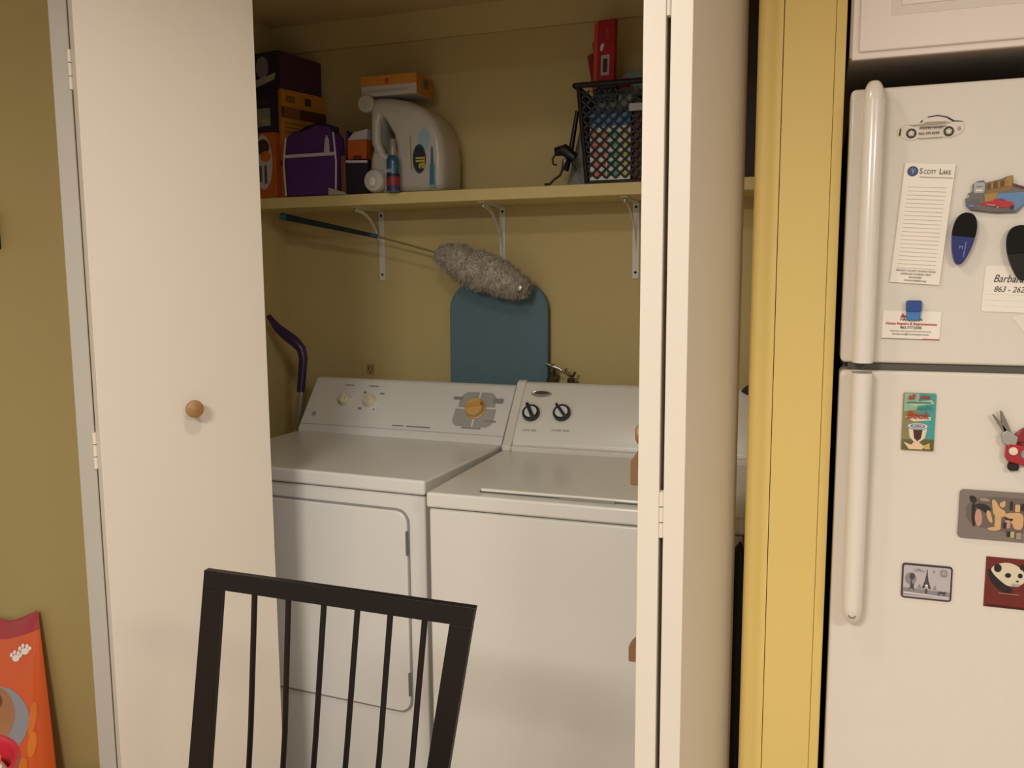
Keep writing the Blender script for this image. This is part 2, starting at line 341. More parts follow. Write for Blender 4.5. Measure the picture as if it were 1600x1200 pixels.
ib = thing('ironing_board', 'blue-grey ironing board with rounded corners leaning upright behind the machines', 'ironing board', (-.119, .74, .02))
ib.rotation_euler = (R(-.6), 0, R(0))
BC = M('#5f7b85', .85, bump=.5, scale=200, var=.04)
pts = rrect(-.162, .162, 0, 1.345, [.03, .03, .085, .085], 10)
MB().prism(pts, -.013, .008, BC).build('cover', ib, bevel=.005, seg=3)
MB().prism(rrect(-.155, .155, .008, 1.335, [.02, .02, .08, .08], 8), .008, .012, M('#8f8f8c', .4, metal=.6)).build('metal_top', ib)
for x in (-.05, .05): MB().tube([(x, .016, .12), (x*.6, .016, .95)], .006, M('#8f8f8c', .4, metal=.6), 8).build('leg', ib)

du = thing('duster', 'fluffy grey duster with a long thin rod and dark teal grip lying against the wall', 'duster', (0, 0, 0))
A = Vector((-.806, .62, 1.578)); B = Vector((-.488, .655, 1.510)); Cc = Vector((-.285, .668, 1.455)); D = Vector((.004, .66, 1.345))
MB().tube([A, A.lerp(B, .06), A.lerp(B, .5), B], [.0095, .0105, .0085, .006], M('#1b2b35', .5, var=.1), 14).build('grip', du, label='dark navy tapered grip')
MB().tube([A+(A-B)*.004, A.lerp(B, .065)], [.0112, .0112], M('#1c6c72', .5), 14).build('end_cap', du, label='teal end cap')
MB().tube([B-(B-A)*.05, B+(Cc-B)*.02], [.0068, .0068], M('#1c5a72', .5), 14).build('collar', du, label='blue collar')
MB().tube([B, Cc], .0032, M('#9a8a55', .35, metal=.4), 10).build('rod', du)
MB().tube([Cc-(D-Cc)*.02, Cc+(D-Cc)*.03], .009, BLACK, 12).build('ferrule', du)
mb = MB(); FL = M('#c2b6a6', .95, var=.25, scale=300); FL2 = M('#a3978a', .95, var=.2, scale=300)
ax = (D-Cc); Ln = ax.length; an = ax.normalized(); s1 = an.orthogonal().normalized(); s2 = an.cross(s1)
ns, nr = 40, 36; vs = []
for i in range(ns+1):
    t = i/ns; rad = .051*min(1, (math.sin(math.pi*min(1, max(.02, t*.97+.015)))**.35))
    for k in range(nr):
        w = 2*math.pi*k/nr; dirn = s1*math.cos(w)+s2*math.sin(w); p = Cc+ax*t*1.0+dirn*rad
        q = noise.fractal(p*38, 1, 2, 4)*.009+noise.noise(p*14)*.006
        vs.append(p+dirn*q)
fs = [(i*nr+k, i*nr+(k+1) % nr, (i+1)*nr+(k+1) % nr, (i+1)*nr+k) for i in range(ns) for k in range(nr)]+[tuple(range(nr))[::-1], tuple(range(ns*nr, (ns+1)*nr))]
mb.raw(vs, fs, FL)
for i in range(9000):
    v = vs[random.randrange(len(vs))]; c = Cc+ax*max(0, min(1, (v-Cc).dot(ax)/Ln**2)); dn = (v-c)
    if dn.length < 1e-4: dn = s1
    dn.normalize(); j = Vector((random.gauss(0, .45), random.gauss(0, .45), random.gauss(0, .45)))
    tip = v+(dn*.7+j+an*.25).normalized()*random.uniform(.008, .017); sd = dn.cross(j).normalized()*.0011 if dn.cross(j).length > 1e-4 else s2*.001
    o_ = Vector((random.uniform(-.003, .003) for _ in range(3)))
    mb.poly([v+o_-sd, v+o_+sd, tip+o_], FL if i % 3 else FL2)
mb.build('fleece', du, smooth=80, kind='stuff', label='fluffy grey fleece head')
MB().lathe([(.008, 0), (.010, .002), (.010, .006), (.006, .008), (0, .008)], M('#b9b2a6', .3, metal=.5), 16, Matrix.Translation(D+Vector((-.012, -.035, .004))) @ Matrix.Rotation(R(80), 4, 'X')).build('end_button', du, label='shiny silver end button')

mo = thing('floor_sweeper', 'silver-poled sweeper with curved purple grip standing left of the dryer', 'sweeper', (-.82, .55, 0))
def mp(x, y, z): return (x+.82, y-.55, z)
PUR = M('#38224f', .4, var=.1, coat=.3)
MB().tube([mp(-.815, .60, .02), mp(-.765, .60, .86), mp(-.738, .60, 1.06)], .0085, M('#b9b2b4', .3, metal=.6), 14).build('pole', mo, smooth=60)
MB().tube([mp(-.7455, .60, 1.02), mp(-.737, .60, 1.08), mp(-.731, .60, 1.128), mp(-.738, .60, 1.158), mp(-.760, .60, 1.180), mp(-.790, .60, 1.199), mp(-.822, .60, 1.222), mp(-.842, .60, 1.245), mp(-.856, .60, 1.262)],
          [.013, .0135, .0145, .0155, .0175, .018, .0145, .010, .008], PUR, 16).build('grip', mo, smooth=60, label='curved dark purple grip')
MB().box(-.04, .12, -.02, .10, 0, .035, PUR).build('head', mo, bevel=.01)

# ------------------------------------------------------------------ things on the shelf
ZS = 1.6312
def carton(name, label, cat, x0, x1, y0, y1, z0, h, base, bands, rz=0, side=None, top=None, group=None):
    """box body plus printed bands on front; bands: (fx0, fx1, fz0, fz1, mat[, ellipse])"""
    w, dp = x1-x0, y1-y0
    t = thing(name, label, cat, (x0, y0, z0), rz)
    MB().box(0, w, 0, dp, 0, h, base).build('carton', t, bevel=.0015)
    if bands:
        p = Print(-.0004)
        for b in bands:
            if len(b) > 5 and b[5] == 'e': p.add(ell((b[0]+b[1])/2*w, (b[2]+b[3])/2*h, (b[1]-b[0])/2*w, (b[3]-b[2])/2*h), b[4])
            elif len(b) > 5: p.add([(q[0]*w, q[1]*h) for q in b[5]], b[4])
            else: p.add([(b[0]*w, b[2]*h), (b[1]*w, b[2]*h), (b[1]*w, b[3]*h), (b[0]*w, b[3]*h)], b[4])
        p.build('printed_front', t, smooth=0)
    if side:
        mb = MB()
        for k, (a, b, c, d, m) in enumerate(side): mb.poly([(w+.0004+.0001*k, a*dp, c*h), (w+.0004+.0001*k, b*dp, c*h), (w+.0004+.0001*k, b*dp, d*h), (w+.0004+.0001*k, a*dp, d*h)], m)
        mb.build('printed_side', t, smooth=0)
    return t
ORG = M('#c4661c', .6); ORG2 = M('#b8571c', .6); OCH = M('#c98a2c', .6); PUX = M('#4b2450', .6); PUXD = M('#2a1a34', .6); GRYL = M('#b9b4b2', .6); MAR = M('#5a2a22', .6); BRN = M('#3a241c', .7)
# lower left: orange box with grey oval
carton('orange_carton', 'orange carton with a tall grey oval print at the far left of the shelf', 'carton', -.872, -.787, .572, .66, ZS, .200, ORG2,
       [(.08, .86, .13, .97, GRYL, 'e'), (.2, .75, .65, .9, BRN, 'e'), (.35, .8, .55, .72, ORG, 'e'), (.28, .40, .25, .5, TXTD), (.5, .62, .22, .5, TXTD)])
carton('purple_carton', 'dark purple carton with grey print stacked on top of the orange oval carton', 'carton', -.880, -.792, .580, .66, ZS+.2005, .135, PUXD,
       [(.05, .85, .15, .55, M('#8b877c', .6)), (.1, .75, .62, .72, M('#3b2f3c', .6)), (.45, .8, .22, .30, M('#a5a02c', .6)), (.1, .5, .12, .3, M('#7c7a70', .6), 'e')])
carton('large_purple_box', 'large maroon and purple box topmost of the stack at shelf left end', 'box', -.880, -.765, .600, .79, ZS+.336, .108, M('#4b2440', .6),
       [(0, 1, .0, 1, PUXD), (.15, .6, .3, .9, M('#8b8590', .6), 'e'), (.1, .6, .02, .15, GRYL, [(.1, .05), (.8, .22), (.85, .4), (.1, .26)])], rz=R(-9), side=None) 
carton('ochre_box', 'tall ochre yellow flat box with a dark brown band standing behind the purple bag', 'box', -.792, -.776, .602, .785, ZS, .3355, OCH,
       [(.1, .9, .3, .34, MAR)], rz=R(-16), side=[(0, 1, .74, .84, MAR), (.05, .4, .745, .835, M('#8f5a2c', .6)), (.10, .30, .885, .945, M('#8f5a1c', .6)), (.52, .66, .88, .95, MAR), (.66, 1, .60, .72, BRN), (.74, .96, .63, .70, M('#4f5045', .6)),
        (.06, .5, .69, .70, M('#8f5a1c', .6)), (.06, .5, .65, .66, M('#8f5a1c', .6)), (.06, .5, .61, .62, M('#8f5a1c', .6))])
# purple cooler bag
pb = thing('lunch_bag', 'purple fabric lunch bag with white piping standing open on the shelf', 'bag', (-.752, .572, ZS))
PF = M('#4e2468', .8, bump=.4, scale=120, var=.1); PIP = M('#c8bccb', .7)
fr = [(.0, .0), (.176, .0), (.180, .10), (.176, .175), (.150, .205), (.11, .212), (.06, .195), (.030, .200), (.006, .180), (-.004, .10)]
MB().prism(fr, 0, .062, PF).build('bag_body', pb, bevel=.008, seg=3)
MB().tube([(.0, -.003, .004), (-.005, -.003, .10), (.006, -.003, .178)], .0028, PIP, 8).build('piping', pb)
MB().tube([(.176, -.003, .004), (.180, -.003, .10), (.173, -.003, .185)], .0028, PIP, 8).build('piping', pb)
MB().box(.0, .179, -.004, .001, .118, .128, PIP).build('band', pb, bevel=.001, label='pale band across the front')
MB().prism([(.01, .125), (.175, .125), (.175, .13), (.01, .13)], -.002, .0, PUXD).build('pocket_edge', pb)
MB().tube([(.03, .03, .19), (.07, .02, .205), (.12, .02, .214), (.17, .03, .195)], .010, M('#1e1420', .8), 8).build('handle', pb, label='dark carrying handle')
MB().prism([(.140, .125), (.160, .125), (.158, .165), (.150, .180), (.145, .165)], -.006, -.002, GRYL).build('zip_pull', pb, bevel=.001, label='pale zip pull')
MB().prism([(.155, 0), (.215, 0), (.212, .006), (.155, .022)], -.012, -.004, M('#a89c88', .7)).build('strap', pb, bevel=.001, label='light strap end lying on the shelf')
# dark tote with orange packet
tt = thing('storage_tote', 'dark purple open tote with white rim between the lunch bag and the detergent jug', 'tote', (-.5685, .60, ZS))
DT = M('#231824', .8, bump=.3)
MB().box(.004, .084, 0, .062, 0, .100, DT).build('tote_body', tt, bevel=.006)
MB().tube([(-.000, -.002, .102), (.04, -.003, .100), (.086, -.002, .098)], .0045, PIP, 8).build('rim', tt, label='white rim piping')
MB().prism([(.002, .10), (.010, .10), (.012, .180), (.004, .200), (.000, .16)], .02, .060, PUX).build('flap', tt, bevel=.003, label='raised purple flap')
op = thing('orange_packet', 'small orange packet with pale grey top sitting in the dark tote', 'packet', (-.553, .606, ZS+.1075))
MB().prism([(0, 0), (.062, 0), (.066, .058), (.0, .058)], 0, .045, ORG2).build('carton', op, bevel=.002)
MB().prism([(0, .058), (.066, .058), (.070, .088), (.022, .080)], 0, .045, GRYL).build('carton_top', op, bevel=.001)
MB().prism([(.018, -.0), (.05, 0), (.046, .012), (.022, .012)], -.001, 0, MAR).build('print', op)
bk = tag(MB().prism([(0, 0), (.03, 0), (.032, .19), (.012, .20), (.0, .18)], 0, .06, M('#1a1216', .8)).build('dark_pouch', bevel=.004, loc=(-.516, .672, ZS)), 'black pouch squeezed upright left of the detergent jug', 'pouch')
tag(MB().prism([(-.006, 0), (.010, 0), (.008, .12), (-.006, .115)], 0, .008, M('#7a4a2c', .7)).build('brown_strap', bevel=.002, loc=(-.560, .584, ZS+.0)), 'narrow brown strip hanging at the front of the dark tote', 'strap')

# detergent jug
jg = thing('detergent_jug', 'large white plastic laundry detergent jug with a blue and yellow logo', 'jug', (-.480, .592, ZS))
JW = M('#b9b2a6', .35, bump=.05, var=.02, coat=.2)
jug = [(.008, 0), (.238, 0), (.250, .015), (.252, .10), (.246, .155), (.225, .205), (.185, .245), (.135, .268), (.080, .280), (.035, .284), (.012, .278), (.006, .255), (.012, .225), (.014, .13), (.004, .10), (.0, .03)]
hole = [(.050, .228), (.066, .215), (.090, .17), (.096, .13), (.085, .105), (.058, .104), (.046, .13), (.042, .19)]
def jug_mesh():
    bm = bmesh.new()
    def ring(pts, y): return [bm.verts.new((p[0], y, p[1])) for p in pts]
    layers = []
    T = .150
    for y, ins in ((0, .018), (.012, .004), (.03, 0), (T-.03, 0), (T-.012, .004), (T, .018)):
        cx, cz = .13, .13
        layers.append(ring([(p[0]+(cx-p[0])*ins/.13, max(0, p[1]+(cz-p[1])*ins/.13)) for p in jug], y))
    hl = [ring([(p[0]+(.068-p[0])*(-.22 if k in (0, 3) else .02), p[1]+(.16-p[1])*(-.10 if k in (0, 3) else .02)) for p in hole], y) for k, y in enumerate((0, .02, T-.02, T))]
    for a, b in zip(layers, layers[1:]):
        for i in range(len(a)): bm.faces.new((a[i], a[(i+1) % len(a)], b[(i+1) % len(a)], b[i]))
    for a, b in zip(hl, hl[1:]):
        for i in range(len(a)): bm.faces.new((a[i], b[i], b[(i+1) % len(a)], a[(i+1) % len(a)]))
    for O, Hh in ((layers[0], hl[0]), (layers[-1], hl[-1])):
        ed = []
        for L_ in (O, Hh):
            for i in range(len(L_)):
                e = bm.edges.get((L_[i], L_[(i+1) % len(L_)])); ed.append(e)
        bmesh.ops.triangle_fill(bm, use_beauty=True, edges=ed)
    bmesh.ops.recalc_face_normals(bm, faces=bm.faces)
    me = bpy.data.meshes.new('jug_body'); bm.to_mesh(me); bm.free(); me.materials.append(JW)
    me.polygons.foreach_set('use_smooth', [True]*len(me.polygons)); me.set_sharp_from_angle(angle=R(50))
    return me
jb = bpy.data.objects.new('jug_body', jug_mesh()); COL.objects.link(jb); jb.parent = jg
bv = jb.modifiers.new('bevel', 'BEVEL'); bv.width = .006; bv.segments = 3; bv.limit_method = 'ANGLE'; bv.angle_limit = R(35)
MB().tube([(.028, .022, .262), (.029, .014, .21), (.030, .012, .15), (.046, .014, .112), (.07, .02, .098)], [.016, .0155, .015, .015, .013], JW, 16).build('handle', jg, smooth=60)
MB().lathe([(0, 0), (.0245, 0), (.026, .003), (.026, .022), (.023, .026), (0, .026)], JW, 28, Matrix.Translation((.006, .012, .264)) @ Matrix.Rotation(R(90), 4, 'X')).build('refill_cap', jg, label='small round white cap')
MB().lathe([(0, 0), (.034, 0), (.036, .004), (.036, .020), (.030, .030), (.012, .034), (0, .034)], M('#c5c0b6', .3, trans=.0, coat=.4), 28, Matrix.Translation((.030, .012, .038)) @ Matrix.Rotation(R(90), 4, 'X')).build('pour_cap', jg, label='round translucent pouring cap')
MB().lathe([(0, 0), (.012, 0), (.010, .012), (.0, .014)], M('#dcd8cc', .3, coat=.4), 20, Matrix.Translation((.034, -.020, .034)) @ Matrix.Rotation(R(90), 4, 'X') @ Matrix.Diagonal((1, 1.4, 1, 1))).build('tap_button', jg)
p = Print(-.0008); NAVY = M('#20243c', .5); YEL = M('#b9a832', .5); CY = M('#8fb0b4', .5); CYD = M('#3e6a84', .5)
p.add(ell(.190, .150, .018, .034, 20, R(-8)), CY); p.add(rrect(.205, .226, .012, .08, .004), M('#7d9ea2', .5)); p.add([(.206, .02), (.222, .02), (.219, .125), (.213, .132)], CYD)
p.add(ell(.1745, .096, .0215, .042, 28, R(0)), NAVY); p.add(ell(.1745, .096, .0195, .040, 28), M('#2c4a5c', .5)); p.add(ell(.1745, .096, .0180, .037, 28), NAVY)
p.add([(.147, .065), (.150, .065), (.148, .165), (.145, .165)], M('#8d8b30', .5)); p.build('label_print', jg, smooth=0)
tx = text('all', .040, (.192, -.0030, .068), YEL, 'logo_lettering', jg, 'LEFT', rot=(math.pi/2, R(-90), 0), bold=.0012)
# carton on the jug
carton('detergent_box', 'small orange and white box lying on top of the detergent jug', 'box', -.497, -.315, .600, .72, ZS+.2865, .058, M('#c0b8ac', .6),
       [(0, 1, .5, 1, M('#c98330', .6)), (.42, .52, .55, .9, M('#a84a2c', .6), [(.42, .72), (.47, .9), (.52, .72), (.47, .55)]), (.15, .85, .18, .32, M('#a9a39a', .6))],
       side=[(0, 1, 0, 1, M('#b9772c', .6)), (.4, .7, .4, .85, M('#5a5f50', .6))])
tag(MB().prism([(0, 0), (.16, 0), (.17, .006), (.01, .0065)], 0, .1, M('#5c6a5a', .6)).build('paper_pad', loc=(-.40, .62, ZS+.2796), bevel=.001), 'thin grey-green pad under the box on the jug', 'pad') if False else None
# spray bottle
sp = thing('spray_bottle', 'small blue spray bottle with a red label and clear cap in front of the jug', 'bottle', (-.375, .558, ZS))
prof = [(.0, 0), (.0185, 0), (.0195, .004), (.0195, .085), (.018, .096), (.012, .104), (.010, .106)]
MB().lathe(prof, M('#2a5a72', .35, coat=.4), 24).build('bottle_body', sp, smooth=60)
MB().lathe([(.0198, .018), (.0198, .042)], M('#8a2c36', .5), 24).build('label_band', sp, smooth=60, label='red lower label band')
MB().lathe([(.0198, .004), (.0198, .018)], M('#3b2f58', .5), 24).build('base_band', sp, smooth=60, label='violet bottom band')
MB().lathe([(.0199, .043), (.0199, .052)], M('#1a2430', .5), 24).build('dark_band', sp, smooth=60)
text('GLADE', .012, (-.017, -.0205, .056), M('#c8ccd2', .5), 'lettering', sp, squash=.7) if False else text('SAVI', .0135, (-.016, -.0203, .055), M('#b8bcc4', .5), 'lettering', sp, squash=.9, bold=.0004)
MB().lathe([(.0105, .105), (.0105, .118), (.0085, .150), (.0075, .152), (0, .152)], M('#a89f8c', .3, trans=.3, coat=.4), 20).build('spray_cap', sp, smooth=60, label='clear spray cap')

# black basket with diamond lattice
bs = thing('plastic_basket', 'black plastic basket with diamond-shaped holes at the right of the shelf', 'basket', (.196, .585, ZS))
BK = M('#0c0b0c', .6)
BWd, BH, BD = .250, .262, .185
def lattice(w, h, pitch=.0262, bw=.0032, t=.003, band=.0):
    """diagonal bars clipped to a w x h panel; returns list of ((x0,z0),(x1,z1))"""
    segs = []; n = int((w+h)/pitch)+2
    for sgn in (1, -1):
        for i in range(-n, n+1):
            c = i*pitch
            pts = []
            for x in (0, w):
                z = sgn*x+c if sgn == 1 else -x+c
                if 0 <= z <= h: pts.append((x, z))
            for z in (0, h):
                x = (z-c) if sgn == 1 else (c-z)
                if 0 < x < w: pts.append((x, z))
            if len(pts) >= 2 and math.dist(pts[0], pts[1]) > .004: segs.append((pts[0], pts[1]))
    return segs
def latt_mesh(w, h, place, name):
    mb = MB()
    for (a, b) in lattice(w, h):
        dx, dz = b[0]-a[0], b[1]-a[1]; l = math.hypot(dx, dz); nx, nz = -dz/l*.0028, dx/l*.0028
        q = [(a[0]+nx, a[1]+nz), (b[0]+nx, b[1]+nz), (b[0]-nx, b[1]-nz), (a[0]-nx, a[1]-nz)]
        vs = [place(*p, 0) for p in q]+[place(*p, .003) for p in q]
        mb.raw(vs, [(0, 1, 2, 3), (4, 7, 6, 5), (0, 4, 5, 1), (1, 5, 6, 2), (2, 6, 7, 3), (3, 7, 4, 0)], BK)
    return mb.build(name, bs, smooth=0, kind='stuff')
lean = .035
latt_mesh(BWd-.016, BH-.03, lambda x, z, t: (x+.008-lean*(z/BH)*(1-2*x/BWd)*.6, t-.012*z/BH, z+.015), 'lattice_panel')
latt_mesh(BD-.02, BH-.03, lambda y, z, t: (t-lean*.6*z/BH+.002, y+.006, z+.015), 'lattice_panel')
mb = MB(); mb.tube([(-.024, -.014, BH), (BWd+.024, -.014, BH), (BWd+.024, BD, BH), (-.024, BD, BH), (-.024, -.014, BH)], .0075, BK, 8, cap=False); mb.build('rim', bs, smooth=60)
MB().box(0, BWd, 0, BD, 0, .010, BK).build('base', bs, bevel=.003)
for x, s_ in ((.006, -1), (BWd-.006, 1)):
    MB().tube([(x, .0, .006), (x+s_*.021, -.012, BH)], .006, BK, 8).build('corner_post', bs)
MB().box(-.014, BWd+.014, BD-.006, BD-.001, 0, BH-.004, BK).build('back_panel', bs)
MB().box(BWd+.004, BWd+.008, 0, BD-.01, 0, BH-.004, BK).build('side_panel', bs)
MB().box(.125, .205, -.016, -.012, .185, .205, M('#9a9a9a', .5)).build('tag_plate', bs, bevel=.001, label='pale plate near the top of the basket front')
# inside the basket
ib_ = [(.016, .058, 1, M('#c4705c', .6)), (.058, .094, 1, M('#4a8f6c', .6)), (.094, .116, 1, M('#a9a648', .6))]
cr = thing('craft_box', 'white box with rows of coral, green and yellow print inside the basket', 'box', (.210, .590, ZS+.0105))
MB().box(0, .112, 0, .05, 0, .142, M('#d8d4ca', .6)).build('carton', cr)
p = Print(-.0004)
for r_ in range(5):
    z = .010+r_*.0262-.0
    for a, b, c in ((.002, .046, '#d8705a'), (.048, .078, '#4a9a74'), (.080, .110, '#b9b548')):
        p.add(rrect(a, b, z, min(.140, z+.0125), .001), M(c, .6))
p.build('printed_rows', cr, smooth=0)
bx = thing('blue_box', 'blue box lying on top of the craft box in the basket', 'box', (.2105, .5905, ZS+.1530))
MB().box(0, .11, 0, .045, 0, .046, M('#4a84b0', .6)).build('carton', bx)
MB().box(0, .11, -.0008, 0, .034, .0455, M('#2a2f45', .6)).build('top_band', bx)
tag(MB().box(0, .085, 0, .10, 0, .21, M('#6a3a2a', .7)).build('brown_box', bevel=.002, loc=(.328, .595, ZS+.0105)), 'reddish brown box filling the right side of the basket', 'box')
tag(MB().box(0, .1, 0, .03, 0, .235, M('#a9a89e', .7)).build('grey_folder', bevel=.002, loc=(.212, .650, ZS+.0105)), 'grey folder standing at the back of the basket', 'folder')
# red cards sticking up
RED = M('#a3161c', .5)
rb = thing('red_box', 'tall bright red flat box with a white price label sticking up from the basket', 'box', (.212, .655, 1.925))
rb.rotation_euler = (0, R(1.5), R(-14))
MB().box(0, .052, 0, .016, -.03, .155, RED).build('carton', rb, bevel=.001)
MB().box(-.012, -.0005, .001, .014, -.03, .152, M('#c24a48', .5)).build('carton_edge', rb)
p = Print(-.0005); p.add(rrect(.012, .038, .008, .062, .002), M('#b5a89a', .6)); p.add(rrect(.018, .032, .016, .052, .001), M('#3a2a22', .6)); p.add([(.008, .076), (.014, .072), (.020, .086), (.020, .094), (.010, .090)], M('#d9d2c8', .5)); p.add(rrect(.024, .034, .102, .130, .002), M('#b03a3a', .5)); p.build('price_label', rb, smooth=0)
for k, (dx, tl, h, m) in enumerate(((-.018, -7, .135, '#b5452c'), (-.030, -13, .105, '#8f2a26'))):
    o = thing('red_card', ['orange-red card just left of the tall red box, sticking up from the basket', 'dark red card leaning furthest left of the red box in the basket'][k], 'card', (.212+dx+.010, .684+.010*k, 1.90)); o.rotation_euler = (0, R(tl), R(-30))
    MB().box(0, .020, 0, .003, -.03, h, M(m, .5)).build('sheet', o)
tag(MB().prism([(0, 0), (.07, 0), (.068, .048), (.05, .056), (.02, .045), (0, .03)], 0, .04, BLACK).build('black_pouch', bevel=.004, loc=(.205, .64, 1.86)), 'black pouch in the basket at the foot of the red box', 'pouch')
tag(MB().prism([(0, 0), (.11, 0), (.11, .07), (.08, .074), (.05, .066), (.02, .07), (0, .05)], 0, .04, M('#7c8c86', .5)).build('grey_bag', bevel=.005, loc=(.268, .69, 1.878)), 'pale grey-green plastic bag bulging out of the top of the basket', 'bag')
tag(MB().prism([(0, 0), (.034, .0), (.030, .022), (.004, .016)], 0, .03, M('#c2283c', .5)).build('pink_packet', bevel=.003, loc=(.275, .62, 1.895)), 'small bright red-pink packet on the basket rim', 'packet')
# thing between basket and jug: black curling iron + white folder
wf = tag(MB().prism([(0, 0), (.060, 0), (.072, .185), (.062, .195), (.045, .19)], 0, .02, M('#8d8a84', .7)).build('white_folder', bevel=.001, loc=(.118, .68, ZS)), 'pale grey folder leaning against the left side of the basket', 'folder')
ci = thing('curling_iron', 'black curling iron with its cord leaning beside the basket', 'curling iron', (.10, .60, ZS))
MB().tube([(.030, .02, .045), (.048, .02, .10), (.066, .02, .205)], [.011, .0075, .0055], BLACK, 12).build('barrel', ci)
MB().tube([(.010, .0, .095), (.035, -.003, .098), (.064, .0, .075)], [.012, .017, .013], BLACK, 12).build('handle', ci)
MB().tube([(.028, .02, .05), (.033, .018, .075)], .009, STEEL, 12).build('tip', ci, label='bare metal tip')
MB().tube([(-.02, -.01, .006), (-.005, -.01, .006), (.008, -.01, .018), (.022, 0, .030), (.045, .0, .08), (.070, 0, .04)], .0035, BLACK, 8).build('cord', ci, smooth=60)
MB().tube([(.012, -.004, .09), (.002, -.006, .075), (.004, -.006, .060), (.014, -.006, .058)], .003, BLACK, 8).build('cord_loop', ci, smooth=60)
# black box right end
rbx = thing('dark_box', 'dark brown storage box at the right end of the shelf behind the folded door', 'box', (.555, .585, ZS))
MB().box(0, .185, 0, .19, 0, .50, M('#2e221c', .7)).build('carton', rbx, bevel=.002)
p = Print(-.0005)
for z in (.385, .195): p.add(ell(.112, z, .012, .015, 16), M('#14171f', .5)); p.add(ell(.116, z+.012, .008, .006, 16), M('#0f1118', .5)); p.add(ell(.112, z, .005, .006, 12), M('#2f3038', .5))
p.build('printed_marks', rbx, smooth=0)
# black object on washer right
tag(MB().prism([(0, .006), (.012, .018), (.05, .03), (.12, .03), (.12, -.004), (.02, -.004)], 0, .04, BLACK).build('dustpan', bevel=.003, loc=(.630, .545, 1.072)), 'black plastic dustpan edge resting on the right end of the washer console', 'dustpan')

tag(MB().prism([(0, 0), (.040, 0), (.040, .84), (.030, .868), (.018, .85), (.004, .80)], 0, .04, M('#120f0d', .85)).build('black_stand_in', bevel=.006, loc=(.654, -.115, 0)), 'narrow black stand-in shape in the gap between the right door and washer', 'bag')  # stand-in for something dark and unidentified in this gap

# ------------------------------------------------------------------ refrigerator
fr = thing('refrigerator', 'white top-freezer refrigerator covered with magnets and notes', 'refrigerator', (.846, -.24, 0))
FW = .76
MB().box(.004, FW-.004, .075, .74, .02, 1.655, M('#3a332c', .7)).build('cabinet', fr, bevel=.004, label='cabinet sides with their shade painted dark')  # shadow beside the partition is put into the cabinet colour
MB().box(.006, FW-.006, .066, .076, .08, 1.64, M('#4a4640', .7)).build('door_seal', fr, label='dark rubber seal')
fz = MB().prism(rrect(0, FW, 1.2335, 1.668, .008), 0, .066, FRIDGE).build('freezer_door', fr, bevel=.005, seg=3)
fd = MB().prism(rrect(0, FW, .08, 1.221, .008), 0, .066, FRIDGE).build('fresh_food_door', fr, bevel=.005, seg=3)
MB().box(.012, FW, .010, .07, 1.2215, 1.233, SEAM_AND_SHADE).build('seam_strip', fr, label='grey strip between the two doors')
MB().box(.03, FW-.03, .03, .08, .01, .078, DARK).build('kick_plate', fr)
def fhandle(z0, z1, round_top, par):
    pr = []
    for k in range(15):
        a = R(180-180*k/14); pr.append((.0325+.0155*math.cos(a), -.030-.0155*math.sin(a)))
    base = [(.017, 0)]+pr+[(.048, 0)]
    mb = MB(); n = len(base)
    zs = [z0, z0+.003, z0+.010, z0+.020, z0+.032, z1-.032, z1-.020, z1-.010, z1-.003, z1]
    vs = []
    for z in zs:
        s_ = 1.0
        e = (z-z0)/.032 if not round_top else (z1-z)/.032
        if e < 1: s_ = math.sqrt(max(.03, 1-(1-e)**2))
        for (x, y) in base: vs.append((.0325+(x-.0325)*(.35+.65*s_), y*(.55+.45*s_), z))
    fs = [(i*n+k, i*n+(k+1) % n, (i+1)*n+(k+1) % n, (i+1)*n+k) for i in range(len(zs)-1) for k in range(n)]+[tuple(range(n))[::-1], tuple(range((len(zs)-1)*n, len(zs)*n))]
    mb.raw(vs, fs, HANDLEW)
    zc = z0+.018 if not round_top else None
    if zc: mb.lathe([(0, 0), (.0062, 0), (.0062, .0015), (.0035, .0015), (.0035, .0005), (0, .0005)], STEEL, 14, Matrix.Translation((.0325, -.0405, zc)) @ Matrix.Rotation(R(90), 4, 'X'))
    return mb.build('door_handle', par, smooth=60)
fhandle(1.236, 1.674, True, fz)
fhandle(.80, 1.2195, False, fd)

cb = thing('upper_cabinet', 'cream kitchen wall cabinet above the refrigerator', 'cabinet', (.842, -.215, 1.716))
MB().box(0, .90, .0, .33, .006, .470, M('#cfc4b6', .5)).build('body', cb, bevel=.002)
CD = M('#eee2d8', .4, var=.02)
cd = MB().prism(rrect(.003, .442, 0, .470, .003), -.013, -.0005, CD).prism(rrect(.013, .432, .010, .460, .003), -.020, -.0125, CD).build('door', cb, bevel=.0035, seg=3)
CD2 = CD
mb = MB(); mb.box(.058, .387, -.021, -.0195, .060, .412, M('#e2d6cc', .45)); mb.build('door_recess', cd, bevel=.001)
MB().prism(rrect(.072, .373, .074, .398, .002), -.0235, -.0205, CD).build('door_panel', cd, bevel=.0025)
MB().prism(rrect(.447, .888, 0, .470, .003), -.020, -.0005, CD).build('door', cb, bevel=.003)
tag(MB().box(0, .74, 0, .30, 0, .016, M('#4a2416', .6)).build('wooden_tray', bevel=.002, loc=(.86, -.06, 1.658)), 'dark red-brown tray lying on top of the refrigerator', 'tray')
tag(MB().box(0, .80, 0, .02, 0, .12, M('#3a2a1c', .8)).build('fascia_board', loc=(.84, .05, 1.60)), 'dark board in the gap between refrigerator and cabinet', 'board') if False else None

